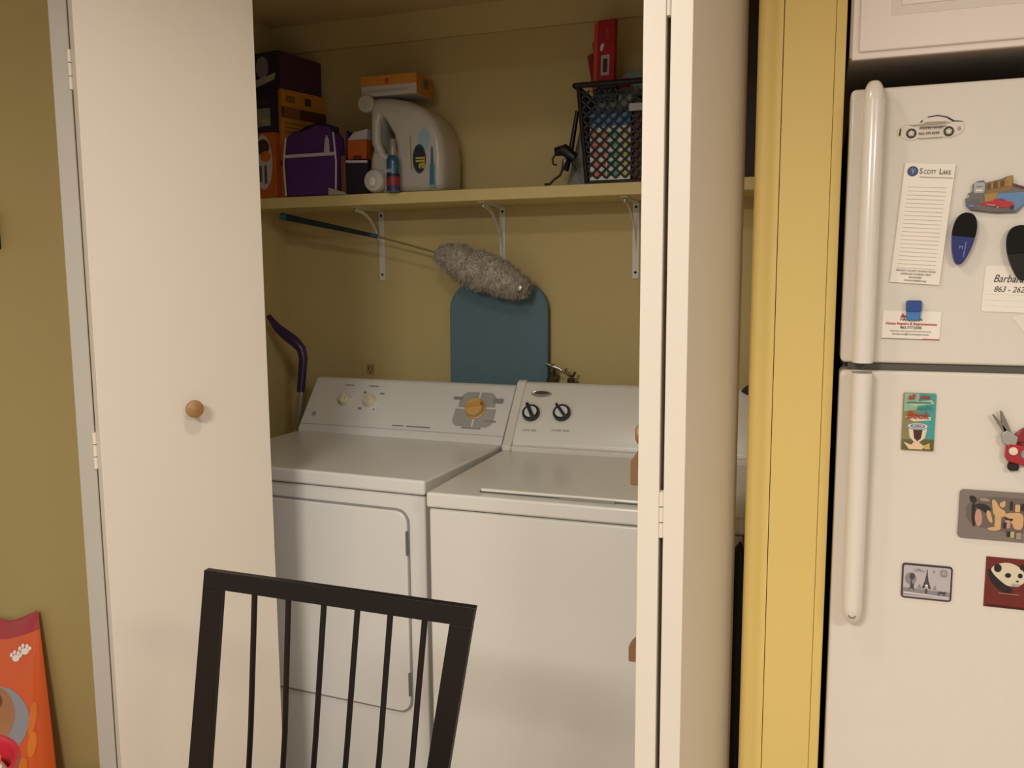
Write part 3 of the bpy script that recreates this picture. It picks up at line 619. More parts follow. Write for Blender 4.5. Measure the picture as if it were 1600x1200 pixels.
# ---- things on the refrigerator; front plane y = -.2402
FY = -.2404
def plate(name, label, cat, outline, t, mat, y=FY, bevel=.0004, group=None):
    xs = [p[0] for p in outline]; zs = [p[1] for p in outline]; cx, cz = (min(xs)+max(xs))/2, min(zs)
    th = thing(name, label, cat, (cx, y, cz), group=group)
    MB().prism([(p[0]-cx, p[1]-cz) for p in outline], -t, 0, mat).build('backing', th, bevel=bevel)
    return th, (lambda x, z: (x-cx, z-cz)), -t-.0001
def chaikin(pts, n=2):
    for _ in range(n):
        pts = [q for i in range(len(pts)) for q in ((pts[i][0]*.78+pts[(i+1) % len(pts)][0]*.22, pts[i][1]*.78+pts[(i+1) % len(pts)][1]*.22), (pts[i][0]*.22+pts[(i+1) % len(pts)][0]*.78, pts[i][1]*.22+pts[(i+1) % len(pts)][1]*.78))]
    return pts
def prt(th, L_, y, items, name='printed_picture', soft=False):
    p = Print(y)
    for pts, m in items: p.add([L_(*q) for q in (chaikin(pts) if soft and len(pts) < 14 else pts)], m)
    return p.build(name, th, smooth=0)
INK = M('#3c352f', .7); INK2 = M('#6f665c', .7); INKL = M('#a89b8c', .7)
# car magnet (x .914-1.010, z 1.584-1.619)
out = [(.916, 1.592), (.917, 1.603), (.930, 1.608), (.946, 1.610), (.957, 1.6185), (.972, 1.6205), (.986, 1.617), (.995, 1.611), (1.008, 1.609), (1.0105, 1.598), (1.006, 1.591), (.997, 1.587), (.990, 1.584), (.982, 1.587), (.945, 1.587), (.937, 1.583), (.929, 1.586)]
th, L_, y = plate('car_magnet', 'white flat magnet shaped like a sedan near the top of the freezer door', 'magnet', out, .0012, M('#ded3c3', .5))
it = [([(.958, 1.6185), (.972, 1.6205), (.986, 1.617), (.996, 1.6105), (.991, 1.6105), (.984, 1.6155), (.972, 1.6185), (.958, 1.617)], INK), ([(.993, 1.611), (1.008, 1.609), (1.008, 1.608), (.991, 1.609)], INK), ([(.955, 1.6105), (.985, 1.6105), (.983, 1.606), (.950, 1.606)], INKL),
      ([(.918, 1.592), (.9195, 1.603), (.9215, 1.603), (.9208, 1.592)], INK), ([(.9475, 1.6105), (.950, 1.6135), (.952, 1.613), (.950, 1.610)], INK), ([(.945, 1.5862), (.982, 1.5862), (.980, 1.5852), (.947, 1.5852)], INKL),
      ([(.930, 1.6075), (.99, 1.6085), (.99, 1.607), (.94, 1.605)], INKL), (ell(1.003, 1.598, .0025, .003), INKL), ([(.948, 1.6045), (.985, 1.6045), (.985, 1.602), (.948, 1.602)], INKL)]
for cx in (.936, .9885):
    it += [(ell(cx, 1.5945, .0073, .0075, 22), INK), (ell(cx, 1.5945, .0045, .0045, 22), M('#a79c90', .5)), (ell(cx, 1.5945, .0022, .0022, 12), M('#e4dccf', .5))]
    for k in range(5): a = 2*math.pi*k/5+.3; it.append(([(cx+.0045*math.cos(a-.25), 1.5945+.0045*math.sin(a-.25)), (cx+.0045*math.cos(a+.25), 1.5945+.0045*math.sin(a+.25)), (cx+.0012*math.cos(a), 1.5945+.0012*math.sin(a))], M('#e4dccf', .5)))
prt(th, L_, y, it)
x, z = L_(.9465, 1.5995); text('WINTER HAVEN', .0046, (x, y-.0030, z), INK, 'lettering', th, bold=.00008)
x, z = L_(.9465, 1.5915); text('863 299 8298', .0052, (x, y-.0030, z), INK, 'lettering', th, bold=.0001)
# note pad, slightly tilted
pad = thing('note_pad', 'long white magnetic note pad with a blue round crest and ruled lines', 'note pad', (.951, FY, 1.3615)); pad.rotation_euler = (0, R(4.3), 0)
MB().box(-.036, .036, -.004, 0, 0, .186, PAPER).build('sheets', pad, bevel=.0004)
p = Print(-.0042)
for k in range(21): z = .150-.0063*k; p.add([(-.028, z), (.027, z), (.027, z-.0008), (-.028, z-.0008)], M('#bfae9c', .8), keep=k > 0)
p.add(ell(-.0235, .1735, .0078, .0078, 26), M('#2f3650', .6)); p.add(ell(-.0235, .1735, .0064, .0064, 26), M('#4a5478', .6)); p.add([(-.0260, .178), (-.0245, .178), (-.0232, .174), (-.0215, .178), (-.0205, .178), (-.0232, .169)], M('#8f9abc', .6))
p.add([(-.013, .1655), (.034, .1655), (.034, .1643), (-.013, .1643)], INKL); p.build('printed_lines', pad, smooth=0)
text('S', .0125, (-.0140, -.0052, .170), INK, 'lettering', pad, squash=.85); text('COTT', .0090, (-.0078, -.0052, .170), INK, 'lettering', pad, squash=.72)
text('L', .0125, (.0140, -.0052, .170), INK, 'lettering', pad, squash=.85); text('AKE', .0090, (.0188, -.0052, .170), INK, 'lettering', pad, squash=.72)
for k, (s_, sz) in enumerate((('BRANDT COUNTY CHURCH ROAD', .0036), ('LAKELAND, FLORIDA 33813', .0036), ('863.644.9000', .0034), ('www.scottlake.org', .0042))):
    text(s_, sz, (0, -.0052, .0185-.0050*k), INK2, 'lettering', pad, 'CENTER', bold=.00006)
# scene magnet: building, sign, red car
out = [(1.018, 1.481), (1.017, 1.492), (1.024, 1.494), (1.020, 1.499), (1.026, 1.502), (1.026, 1.513), (1.032, 1.517), (1.040, 1.518), (1.043, 1.514), (1.064, 1.519), (1.070, 1.522), (1.079, 1.524), (1.080, 1.512), (1.100, 1.505), (1.112, 1.497), (1.098, 1.480), (1.088, 1.468), (1.060, 1.468), (1.040, 1.471), (1.024, 1.474)]
th, L_, y = plate('scene_magnet', 'jagged colourful magnet with a wooden building, red car and blue sky', 'magnet', out, .006, M('#6a6660', .5))
BRW = M('#8a6a3c', .6); BRW2 = M('#a5803c', .6); SKY = M('#5f86ac', .5); RC = M('#b3181a', .35, coat=.4); GR = M('#a9a6a4', .5)
it = [([(1.044, 1.513), (1.079, 1.521), (1.079, 1.503), (1.044, 1.496)], BRW), ([(1.070, 1.521), (1.079, 1.523), (1.078, 1.508), (1.071, 1.508)], BRW2), ([(1.052, 1.497), (1.108, 1.499), (1.097, 1.481), (1.085, 1.471), (1.070, 1.480)], SKY),
      (rrect(1.027, 1.042, 1.499, 1.515, .003), GR), (rrect(1.030, 1.039, 1.502, 1.504, .0005), M('#e8e2da', .5)), (rrect(1.030, 1.039, 1.508, 1.509, .0005), INK2), ([(1.042, 1.497), (1.060, 1.499), (1.058, 1.487), (1.043, 1.485)], BRW2), ([(1.022, 1.487), (1.034, 1.490), (1.034, 1.482), (1.022, 1.483)], M('#5c6168', .5)),
      ([(1.036, 1.484), (1.052, 1.485), (1.056, 1.489), (1.066, 1.490), (1.073, 1.486), (1.082, 1.483), (1.084, 1.478), (1.080, 1.475), (1.060, 1.477), (1.038, 1.481)], RC), ([(1.062, 1.489), (1.066, 1.489), (1.071, 1.486), (1.063, 1.486)], M('#5a3f78', .4)), ([(1.046, 1.482), (1.058, 1.480), (1.058, 1.479), (1.046, 1.481)], M('#d99a94', .5)),
      (ell(1.060, 1.477, .0028, .003), INK), (ell(1.080, 1.476, .0028, .003), INK), (ell(1.0605, 1.477, .0014, .0015), GR), ([(1.020, 1.476), (1.060, 1.4755), (1.086, 1.470), (1.060, 1.469), (1.040, 1.472)], M('#6c5f60', .6)), ([(1.080, 1.508), (1.100, 1.501), (1.112, 1.497), (1.112, 1.4995), (1.098, 1.505), (1.080, 1.5115)], M('#6b2a2c', .5)), (rrect(1.021, 1.029, 1.478, 1.482, .001), M('#6f76a0', .5))]
for k in range(6): it.append((rrect(1.046+.0045*k, 1.0480+.0045*k, 1.5035+.001*k, 1.5125+.001*k, .0004), BRW2 if k % 2 else M('#5f4424', .6)))
prt(th, L_, y, it)
# clip magnets: tapered ovals
def clip(name, label, cx, cz, h, w, tilt, top_m, bot_m, frac):
    th = thing(name, label, 'magnet clip', (cx, FY, cz)); th.rotation_euler = (0, R(tilt), 0)
    def outl(a, b, s_=1):
        pts = []
        for k in range(40):
            t = 2*math.pi*k/40; z = math.sin(t); wd = w/2*(1.0+.28*z)*abs(math.cos(t))**.85*(1 if math.cos(t) > 0 else -1)
            pts.append((wd*s_, min(b, max(a, z*h/2*s_))))
        return pts
    cut = -h/2+h*frac
    MB().prism(outl(cut, h), -.014, -.004, top_m).build('grip_pad', th, bevel=.003, seg=3, label='black rubber grip')
    b = MB().prism(outl(-h, cut), -.013, -.004, bot_m).build('clip_jaw', th, bevel=.0025, seg=3)
    MB().prism(rrect(-w*.3, w*.3, -h*.2, h*.3, .003), -.004, 0, BLACK).build('magnet_block', th)
    return th
BLU = M('#161c66', .35, coat=.3)
c1 = clip('magnet_clip', 'oval magnet clip, black on top and blue below, beside the note pad', 1.0155, 1.430, .080, .0315, 7, M('#0c0a08', .75, spec=.25), BLU, .54)
text('M', .008, (-.004, -.0136, -.016), M('#8c90c4', .5), 'lettering', c1); text('MEDICAL', .0055, (.0058, -.0136, -.030), M('#6c70b4', .5), 'lettering', c1, rot=(math.pi/2, R(-82), 0)) if False else MB().box(.004, .0055, -.0137, -.013, -.028, -.004, M('#6c70b4', .5)).build('print_line', c1)
c2 = clip('magnet_clip', 'dark olive black oval magnet clip holding the handwritten note', 1.096, 1.407, .084, .036, -7, M('#0d0b0a', .7, spec=.25), M('#15130e', .5, spec=.3), .50)
# handwritten note
nt_ = thing('handwritten_note', 'small white handwritten note under the dark clip at the right edge', 'note', (1.048, FY, 1.318)); nt_.rotation_euler = (0, R(2), 0)
MB().prism(rrect(0, .075, 0, .071, .003), -.0012, 0, PAPER).build('sheet', nt_)
p = Print(-.0013); [p.add([(.002, z), (.073, z), (.073, z-.0004), (.002, z-.0004)], M('#d6ccbe', .8), keep=z > .01) for z in (.009, .018, .027)]; p.build('ruled_lines', nt_, smooth=0)
text('Barbara', .0165, (.012, -.0018, .046), INK, 'handwriting', nt_, squash=.80, shear=.35); text('863 - 262 - 4418', .0125, (.014, -.0018, .031), INK, 'handwriting', nt_, squash=.86, shear=.3)
tag(MB().prism([(0, .018), (.05, .030), (.05, -.04), (.030, -.02)], -.0003, 0, M('#e6dccd', .8)).build('paper_slip', loc=(1.090, FY-.0001, 1.292)), 'corner of a second white paper slip below the handwritten note', 'note')
# business card with blue clip
bc = thing('business_card', 'white business card with red and black lines held by a blue clip', 'business card', (.949, FY, 1.2725)); bc.rotation_euler = (0, R(1.2), 0)
MB().box(-.0425, .0425, -.0010, -.0004, 0, .0455, PAPER).build('card', bc)
RI = M('#b5423a', .7)
p = Print(-.0012); p.add([(.018, 0), (.0425, 0), (.0425, .0018), (.018, .0018)], RI); p.add([(-.0425, 0), (.018, 0), (.018, .001), (-.0425, .001)], INK2); p.add([(-.017, .0345), (-.0135, .0415), (-.010, .0375), (-.008, .039), (-.006, .0345)], RI); p.build('printed_marks', bc, smooth=0)
text('HANDYMAN', .0056, (-.0165, -.0020, .0300), INK, 'lettering', bc, bold=.00012)
text('Home Repairs & Improvements', .0058, (0, -.0020, .0232), RI, 'lettering', bc, 'CENTER', bold=.00015)
text('863.777.5545', .0058, (0, -.0020, .0170), INK, 'lettering', bc, 'CENTER', bold=.0001)
text('licensed and insured home services', .0042, (0, -.0020, .0120), INK2, 'lettering', bc, 'CENTER')
text('handyman@homerepairs.com', .0044, (0, -.0020, .0070), INK, 'lettering', bc, 'CENTER')
bcl = thing('blue_clip', 'small translucent blue clip magnet above the business card', 'magnet clip', (.9515, FY-.0008, 1.3035))
MB().prism(rrect(-.0115, .0115, .013, .0315, .003), -.011, 0, M('#22468a', .3, coat=.5)).build('clip_body', bcl, bevel=.002)
MB().prism(rrect(-.0105, .0105, 0, .0145, [.005, .005, 0, 0]), -.009, -.001, M('#3f78b4', .25, coat=.5)).build('clip_lip', bcl, bevel=.0015, label='lighter blue lip')
# coffee and book magnet
out = rrect(.9435, .9915, 1.0925, 1.1865, .002)
th, L_, y = plate('coffee_magnet', 'tall teal and olive magnet with a coffee cup and the word Book', 'magnet', out, .003, M('#8a8050', .4), bevel=.0006)
TE = M('#3a9a94', .4, coat=.3); OL = M('#8c8350', .5); CRM = M('#d8cfae', .5)
it = [([(.965, 1.186), (.991, 1.186), (.991, 1.108), (.978, 1.116), (.972, 1.140), (.963, 1.165)], TE), ([(.945, 1.186), (.967, 1.186), (.966, 1.160), (.945, 1.156)], M('#8fae90', .5)), ([(.947, 1.170), (.985, 1.176), (.989, 1.170), (.960, 1.165)], M('#a8c4a8', .5)),
      ([(.945, 1.110), (.991, 1.112), (.991, 1.094), (.945, 1.094)], M('#5c5c34', .5)), ([(.947, 1.148), (.985, 1.148), (.985, 1.143), (.960, 1.140)], CRM),
      ([(.953, 1.132), (.981, 1.132), (.978, 1.114), (.970, 1.107), (.962, 1.107), (.955, 1.115)], CRM), ([(.960, 1.127), (.974, 1.127), (.972, 1.113), (.967, 1.108), (.962, 1.113)], M('#4a2018', .5)),
      (ell(.9665, 1.1325, .0165, .0058, 26), M('#8b8e94', .4, coat=.4)), (ell(.9665, 1.1330, .0140, .0045, 26), M('#dfe0e0', .4)), (ell(.9665, 1.1330, .0115, .0036, 26), M('#767c88', .4)), (ell(.967, 1.1332, .0080, .0024, 26), M('#c4c8cc', .4)), (ell(.967, 1.1332, .0060, .0017, 26), M('#7d8288', .4)),
      ([(.946, 1.107), (.958, 1.102), (.962, 1.107), (.968, 1.108), (.978, 1.100), (.974, 1.095), (.955, 1.095)], M('#e4c09a', .5)), ([(.975, 1.101), (.985, 1.106), (.986, 1.096), (.978, 1.096)], M('#c9a85c', .5)), ([(.949, 1.172), (.984, 1.1725), (.984, 1.1705), (.949, 1.170)], M('#4a6a58', .5))]
prt(th, L_, y, it)
for s_, sz, px, pz, m in (('all', .012, .9505, 1.1765, '#a83a3a'), ('you', .011, .9675, 1.1775, '#a83030'), ('need is', .0085, .9640, 1.1605, '#4a8068'), ('Book', .0165, .9495, 1.1455, '#b0351c')):
    x, z = L_(px, pz); text(s_, sz, (x, y-.0028, z), M(m, .5), 'lettering', th, shear=.2, squash=.9, bold=.0004)
# red car with tools magnet
th = thing('red_car_magnet', 'shiny red toy car magnet with silver pliers sticking out at the left', 'magnet', (1.118, FY, 1.078))
RD = M('#a5121c', .25, coat=.8)
MB().prism([(-.027, .014), (-.022, .006), (.0, .001), (.030, .001), (.030, .030), (-.022, .036), (-.026, .034)], -.014, 0, RD).build('car_body', th, bevel=.0035, seg=3)
MB().prism([(-.018, .036), (-.014, .050), (-.003, .060), (.014, .062), (.022, .036)], -.009, 0, M('#8a1420', .3, coat=.6)).build('car_roof', th, bevel=.003, seg=3)
MB().lathe([(0, 0), (.0065, 0), (.006, .002), (0, .003)], M('#e6d2bc', .3, coat=.5), 20, Matrix.Translation((-.016, -.014, .024)) @ Matrix.Rotation(R(90), 4, 'X')).build('headlight', th)
MB().lathe([(0, 0), (.0055, 0), (.005, .002), (0, .002)], M('#8a8f84', .4), 20, Matrix.Translation((-.0005, -.014, .020)) @ Matrix.Rotation(R(90), 4, 'X') @ Matrix.Diagonal((1, 1.3, 1, 1))).build('badge', th)
MB().prism(rrect(-.021, -.006, -.008, .004, .004), -.011, -.001, DARK).build('wheel', th, bevel=.0015)
for q in ([(-.020, .030), (-.028, .048), (-.047, .078), (-.046, .081), (-.033, .066), (-.018, .046), (-.012, .034)], [(-.026, .044), (-.033, .062), (-.037, .085), (-.035, .087), (-.025, .066), (-.018, .048)]):
    MB().prism(q, -.010, -.006, M('#8f8778', .35, metal=.7)).build('plier_blade', th, bevel=.0006)
MB().prism([(-.031, .036), (-.034, .050), (-.026, .056), (-.010, .046), (-.012, .034), (-.02, .030)], -.013, -.005, M('#a9a69c', .4, metal=.4)).build('plier_joint', th, bevel=.0015)
# grey relief magnet
out = rrect(1.033, 1.180, .955, 1.034, .006)
th, L_, y = plate('relief_magnet', 'wide grey framed relief magnet with beige and black abstract shapes', 'magnet', out, .005, M('#7c7068', .55, bump=.5), bevel=.001)
SK = M('#cda372', .5); SK2 = M('#c08f7c', .5); DK = M('#2b2422', .5)
it = [([(1.043, .972), (1.175, .968), (1.175, 1.025), (1.043, 1.026)], M('#6a5e55', .5)), ([(1.046, 1.026), (1.056, 1.024), (1.058, 1.014), (1.048, 1.014)], DK), ([(1.050, 1.014), (1.056, 1.014), (1.058, .974), (1.052, .976)], DK), ([(1.056, 1.012), (1.066, 1.014), (1.078, 1.008), (1.078, 1.001), (1.070, .998), (1.064, 1.004), (1.056, 1.006)], DK),
      (ell(1.0610, .990, .0052, .0140, 18, R(4)), SK2), ([(1.072, 1.003), (1.077, 1.003), (1.082, .983), (1.077, .984), (1.072, .994)], SK), ([(1.078, 1.022), (1.084, 1.020), (1.090, 1.008), (1.098, 1.004), (1.100, .996), (1.092, .993), (1.082, .996), (1.080, 1.006)], SK), (rrect(1.084, 1.093, .972, .997, .004), SK), ([(1.072, .974), (1.085, .978), (1.092, .972), (1.080, .970)], SK),
      ([(1.088, 1.015), (1.097, 1.022), (1.098, 1.012), (1.093, 1.008)], SK), ([(1.098, 1.001), (1.124, 1.004), (1.124, .976), (1.112, .975), (1.108, .986), (1.098, .992)], SK), ([(1.097, .996), (1.104, .992), (1.110, .993), (1.108, .988), (1.100, .988)], DK), (rrect(1.098, 1.106, .976, .990, .003), SK2), (rrect(1.096, 1.101, .976, .986, .001), DK),
      (rrect(1.104, 1.108, 1.006, 1.020, .001), DK), (rrect(1.111, 1.118, 1.004, 1.016, .002), SK), (ell(1.122, 1.012, .004, .006), DK), (rrect(1.107, 1.112, .962, .972, .001), M('#b5ad70', .5)), (rrect(1.102, 1.106, .963, .972, .001), DK), ([(1.062, 1.024), (1.076, 1.022), (1.074, 1.017), (1.060, 1.018)], M('#9a8578', .5)), (rrect(1.115, 1.122, .960, .971, .002), M('#a08c7c', .5)),
      (rrect(1.126, 1.150, .980, 1.010, .006), SK), (ell(1.158, 1.0, .006, .012), DK)]
prt(th, L_, y, it, 'relief_picture', soft=True)
# tower postcard magnet (slightly tilted)
to = thing('tower_magnet', 'small grey magnet with dark frame showing a tower, trees and a dog', 'magnet', (.992, FY, .8445)); to.rotation_euler = (0, R(-.2), 0)
MB().prism(rrect(-.0375, .0375, 0, .0590, .005), -.0030, 0, M('#3a2c34', .4)).build('frame', to, bevel=.0005)
PB = M('#b9afb0', .5); PG = M('#8a8284', .5); PD = M('#4b4448', .5)
p = Print(-.0032); p.add(rrect(-.0350, .0350, .0028, .0562, .003), PB); p.add([(-.035, .006), (.035, .006), (.035, .016), (-.035, .018)], PG); p.add([(-.034, .008), (.034, .006), (.034, .008), (-.034, .011)], M('#cfc6c6', .5))
for a, b, c, d in ((-.0060, -.0020, .019, .030), (.0020, .0060, .019, .030)): pass
p.add([(-.0070, .0190), (-.0030, .0190), (-.0012, .026), (.0012, .026), (.0030, .0190), (.0070, .0190), (.0028, .0320), (.0012, .0420), (.0004, .0520), (-.0004, .0520), (-.0012, .0420), (-.0028, .0320)], PD)
p.add(ell(0, .0245, .0022, .0014), M('#e8e0dc', .5)); p.add(rrect(-.0016, .0016, .011, .019, .0008), PD)
p.add(ell(-.024, .034, .0085, .010), PG); p.add(ell(-.022, .038, .004, .006), PD); p.add([(-.0235, .036), (-.0225, .036), (-.0215, .018), (-.0245, .018)], PD); p.add([(-.027, .014), (-.021, .026), (-.019, .026), (-.019, .014), (-.022, .019)], PD)
p.add([(.010, .019), (.0125, .026), (.015, .019)], PG); p.add([(-.014, .020), (-.010, .026), (-.008, .019)], PG); p.add([(.017, .012), (.019, .017), (.025, .016), (.029, .0175), (.028, .013), (.026, .009), (.025, .013), (.020, .013), (.0185, .009)], PD)
p.add(rrect(.020, .029, .042, .053, .001), PG); p.add(rrect(.0215, .0275, .0445, .051, .001), M('#a39b9c', .5)); p.add(ell(.010, .049, .0016, .0016), PG); p.add(rrect(-.020, -.004, .048, .0492, .0004), PG); p.add([(-.018, .051), (-.012, .0525), (-.008, .050)], PG)
p.build('printed_picture', to, smooth=0)
# panda picture
th, L_, y = plate('panda_magnet', 'square dark red magnet with a photo of a white-faced panda', 'magnet', rrect(1.0765, 1.160, .8435, .9265, .0008), .0012, M('#6b1c14', .4, coat=.3, var=.25))
PW = M('#d6c9ae', .6); PBk = M('#1f1614', .6)
it = [([(1.079, .905), (1.083, .908), (1.096, .888), (1.116, .878), (1.116, .869), (1.100, .870), (1.084, .885)], PBk), ([(1.083, .907), (1.092, .916), (1.108, .920), (1.122, .915), (1.132, .904), (1.134, .893), (1.129, .885), (1.119, .881), (1.108, .881), (1.099, .888), (1.089, .897)], PW), (ell(1.0935, .909, .0055, .0070, 18), PBk), (ell(1.1285, .913, .0045, .0045, 18), PBk),
      (ell(1.1085, .8985, .0044, .0040, 18, R(20)), PBk), (ell(1.1255, .8995, .0034, .0040, 18), PBk), ([(1.119, .8915), (1.125, .8915), (1.122, .8875)], M('#3a2f28', .6)), ([(1.113, .886), (1.128, .886), (1.124, .881), (1.116, .881)], M('#b0a08c', .6)), (rrect(1.096, 1.126, .8675, .8690, .0005), M('#9a7468', .6)), ([(1.080, .848), (1.158, .846), (1.158, .844), (1.080, .845)], M('#3a0f0c', .5))]
prt(th, L_, y, it, soft=True)

# ------------------------------------------------------------------ the chair
ch = thing('dining_chair', 'dark metal dining chair with slatted back standing in front of the closet', 'chair', (0, 0, 0))
sV = Vector((.172, -.088, .981)).normalized(); TLp = Vector((-.032, -.745, .95)); TRp = Vector((.400, -.755, .95))
rV = (TRp-TLp).normalized(); nV = rV.cross(sV).normalized()      # nV points away from the camera side or to it
if nV.y < 0: nV = -nV
def cp(a, b, c): return TLp+rV*a+sV*b+nV*c
def slab(name, quad, c0, c1, **k):
    mb = MB(); vs = [cp(a, b, c0) for a, b in quad]+[cp(a, b, c1) for a, b in quad]; n = len(quad)
    mb.raw(vs, [tuple(range(n)), tuple(range(2*n-1, n-1, -1))]+[(i, n+i, n+(i+1) % n, (i+1) % n) for i in range(n)], CHAIRM)
    return mb.build(name, ch, bevel=.0008, **k)
slab('top_rail', [(0, 0), (.433, 0), (.4315, -.0285), (-.0012, -.0285)], -.004, .006)
slab('stile', [(-.0012, -.0286), (.033, -.0286), (.020, -.515), (-.024, -.515)], -.004, .006)
slab('stile', [(.4315, -.0286), (.400, -.0286), (.384, -.515), (.416, -.515)], -.004, .006)
slab('lower_rail', [(.022, -.470), (.386, -.470), (.385, -.495), (.021, -.495)], -.003, .005)
for a0, a1 in ((.088, .096), (.146, .158), (.205, .210), (.259, .263), (.310, .317), (.362, .369)):
    MB().tube([cp(a0, -.026, .001), cp(a0+(a1-a0)*.8, -.25, .001), cp(a1, -.472, .001)], .0043, CHAIRM, 10).build('slat', ch, smooth=60)
bl = cp(-.004, -.515, .01); br = cp(.400, -.515, .01)
MB().prism([(bl.x-.015, bl.y+.002), (br.x+.015, br.y+.002), (br.x+.03, br.y-.40), (bl.x-.03, bl.y-.40)], bl.z-.012, bl.z+.022, M('#3a2a22', .8, bump=.3, scale=120), ax=2).build('seat', ch, bevel=.008, seg=3)
for x, y, dx, dy in ((bl.x, bl.y-.015, -.02, .05), (br.x, br.y-.015, .02, .05), (bl.x-.01, bl.y-.37, -.01, -.02), (br.x+.01, br.y-.37, .01, -.02)):
    MB().tube([(x, y, bl.z-.008), (x+dx, y+dy, .0)], [.014, .011], CHAIRM, 12).build('leg', ch)

# ------------------------------------------------------------------ bottom left: pet food bag, red bin, picture edge
bagt = thing('pet_food_bag', 'bright orange pet food bag with white paw prints leaning in the left corner', 'bag', (0, 0, 0))
OB = M('#d2591c', .35, coat=.3, var=.12, scale=40)
def bagmesh():
    nx, nz = 26, 40; vs = []; y0 = -.265
    for side in (0, 1):
        for j in range(nz+1):
            t = j/nz; z = .005+.520*t
            w = .21+.0*t; xr = -.912-(.078*t**1.3); xl = -1.35+.02*t
            zt = z
            for i in range(nx+1):
                u = i/nx; x = xl+(xr-xl)*u
                th = .085*(math.sin(math.pi*min(max(u, .0), 1))**.5)*(1-t**3)**.8+.0012
                wr = noise.noise(Vector((x*14, z*9, side)))*.010*math.sin(math.pi*u)
                zz = zt+(.040*max(0, (u-.72)/.28)**1.2)*max(0, (t-.6)/.4)
                vs.append((x, y0+(-1 if side == 0 else .55)*th+wr+.05*t, zz))
    fs = []; N = (nx+1)*(nz+1)
    for side in (0, 1):
        for j in range(nz):
            for i in range(nx):
                a = side*N+j*(nx+1)+i; fs.append((a, a+1, a+nx+2, a+nx+1))
    for j in range(nz):
        for i in (0, nx): a = j*(nx+1)+i; fs.append((a, a+nx+1, a+nx+1+N, a+N))
    for i in range(nx):
        for j in (0, nz): a = j*(nx+1)+i; fs.append((a, a+1, a+1+N, a+N))
    return vs, fs
bv_, bf_ = bagmesh()
bm_ = MB(); bm_.raw(bv_, bf_, OB); k_ = bm_.mi(M('#a52a2c', .4, coat=.3, var=.2))
for i_ in range(26*40*2):
    if (i_ % (26*40))//26 >= 37: bm_.m[i_] = k_
bm_.build('bag_body', bagt, smooth=70)
# prints that follow the bag's front
def bfront(x, z):
    t = min(1, (z-.005)/.520)
    for _ in range(8):
        xr = -.912-(.078*t**1.3); xl = -1.35+.02*t; u = min(max((x-xl)/(xr-xl), .001), .999)
        t = min(1, max(0, (z-(.040*max(0, (u-.72)/.28)**1.2)*max(0, (t-.6)/.4)-.005)/.520))
    th = .085*(math.sin(math.pi*u)**.5)*(1-t**3)**.8+.0012
    wr = noise.noise(Vector((x*14, (.005+.520*t)*9, 0)))*.010*math.sin(math.pi*u)
    return -.265-th+wr+.05*t
def bprint(name, shapes):
    mb = MB()
    for k, (cx, cz, rx, rz, m) in enumerate(shapes):
        rings = 5; vs = [(cx, bfront(cx, cz)-.0015-.0004*k, cz)]; fs = []
        for q in range(1, rings+1):
            for a in range(20):
                w = 2*math.pi*a/20; x, z = cx+rx*q/rings*math.cos(w), cz+rz*q/rings*math.sin(w); vs.append((x, bfront(x, z)-.0015-.0004*k, z))
        for a in range(20): fs.append((0, 1+a, 1+(a+1) % 20))
        for q in range(rings-1):
            for a in range(20): fs.append((1+q*20+a, 1+(q+1)*20+a, 1+(q+1)*20+(a+1) % 20, 1+q*20+(a+1) % 20))
        mb.raw(vs, fs, m)
    return mb.build(name, bagt, smooth=80)
PWH = M('#e6ddd6', .5)
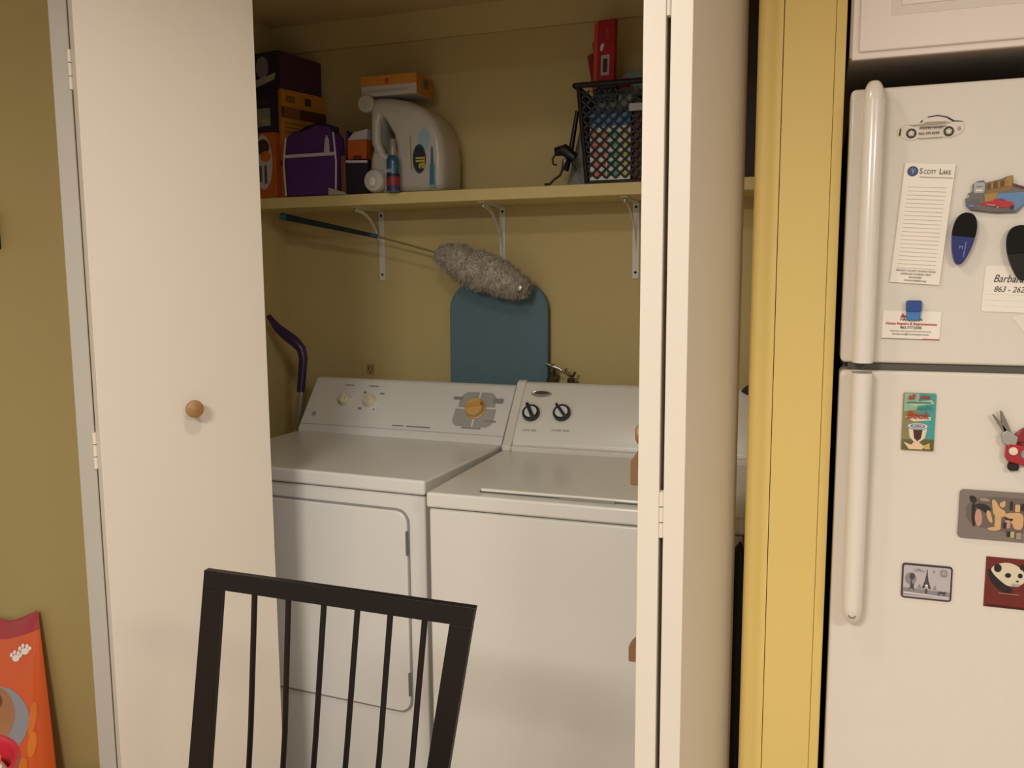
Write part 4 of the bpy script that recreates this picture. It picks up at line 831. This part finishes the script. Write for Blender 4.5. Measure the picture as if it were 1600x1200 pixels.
for cx, cz in ((-1.008, .468), (-1.029, .451)):
    bprint('paw_print', [(cx, cz, .0105, .008, PWH), (cx-.014, cz+.006, .0045, .005, PWH), (cx-.006, cz+.013, .0045, .005, PWH), (cx+.005, cz+.013, .0045, .005, PWH), (cx+.013, cz+.008, .0045, .005, PWH)])
bprint('dog_picture', [(-1.052, .300, .075, .085, M('#8f8d92', .5)), (-1.071, .315, .062, .07, M('#a5714a', .6, var=.3, scale=80)), (-1.089, .35, .045, .03, M('#6a4128', .6, var=.3, scale=80))])
bprint('flame_pattern', [(-.972, .310, .007, .040, M('#d8721c', .4)), (-.966, .25, .008, .030, M('#da7a1e', .4)), (-.982, .205, .012, .018, M('#d4701c', .4))])

bn = thing('waste_bin', 'red plastic bin with white packaging inside at the lower left corner of the view', 'bin', (-.568, -.80, 0))
RB = M('#c01c34', .35, coat=.4)
mb = MB(); seg = 40
pro = [(.095, 0), (.100, .01), (.122, .54), (.128, .543), (.130, .550), (.128, .557), (.122, .558), (.117, .55), (.096, .03), (0, .03)]
mb.lathe(pro, RB, seg); mb.build('bin_body', bn, smooth=50)
mb = MB(); vs = []; 
for k, (r, z) in enumerate(((.080, .03), (.105, .50), (.109, .522), (.098, .536), (.060, .541), (.02, .545))):
    for a_ in range(24):
        w = 2*math.pi*a_/24; q = 1+.03*math.sin(5*w+k); vs.append((r*q*math.cos(w), r*q*math.sin(w), z+(.006*math.sin(3*w+k) if k > 1 else 0)))
mb.raw(vs, [(i*24+k, i*24+(k+1) % 24, (i+1)*24+(k+1) % 24, (i+1)*24+k) for i in range(5) for k in range(24)]+[tuple(range(24))[::-1], tuple(range(120, 144))], M('#e8e0d2', .6, bump=.3)).build('packaging', bn, label='white packaging inside')
MB().prism([(-.02, .050), (.07, .070), (.055, .085), (-.01, .068)], .5465, .551, M('#c8763a', .5), ax=2).build('wrapper', bn, bevel=.001, label='orange-brown wrapper')
pf = thing('picture_frame', 'dark framed picture on the yellow wall, cut off by the left photo edge', 'picture', (-1.034, -.2005, 1.452))
MB().box(-.40, 0, -.022, 0, 0, .088, M('#1a1210', .4)).build('frame', pf, bevel=.002)
MB().box(-.385, -.015, -.0225, -.0215, .012, .076, M('#6a5a48', .6)).build('picture', pf)
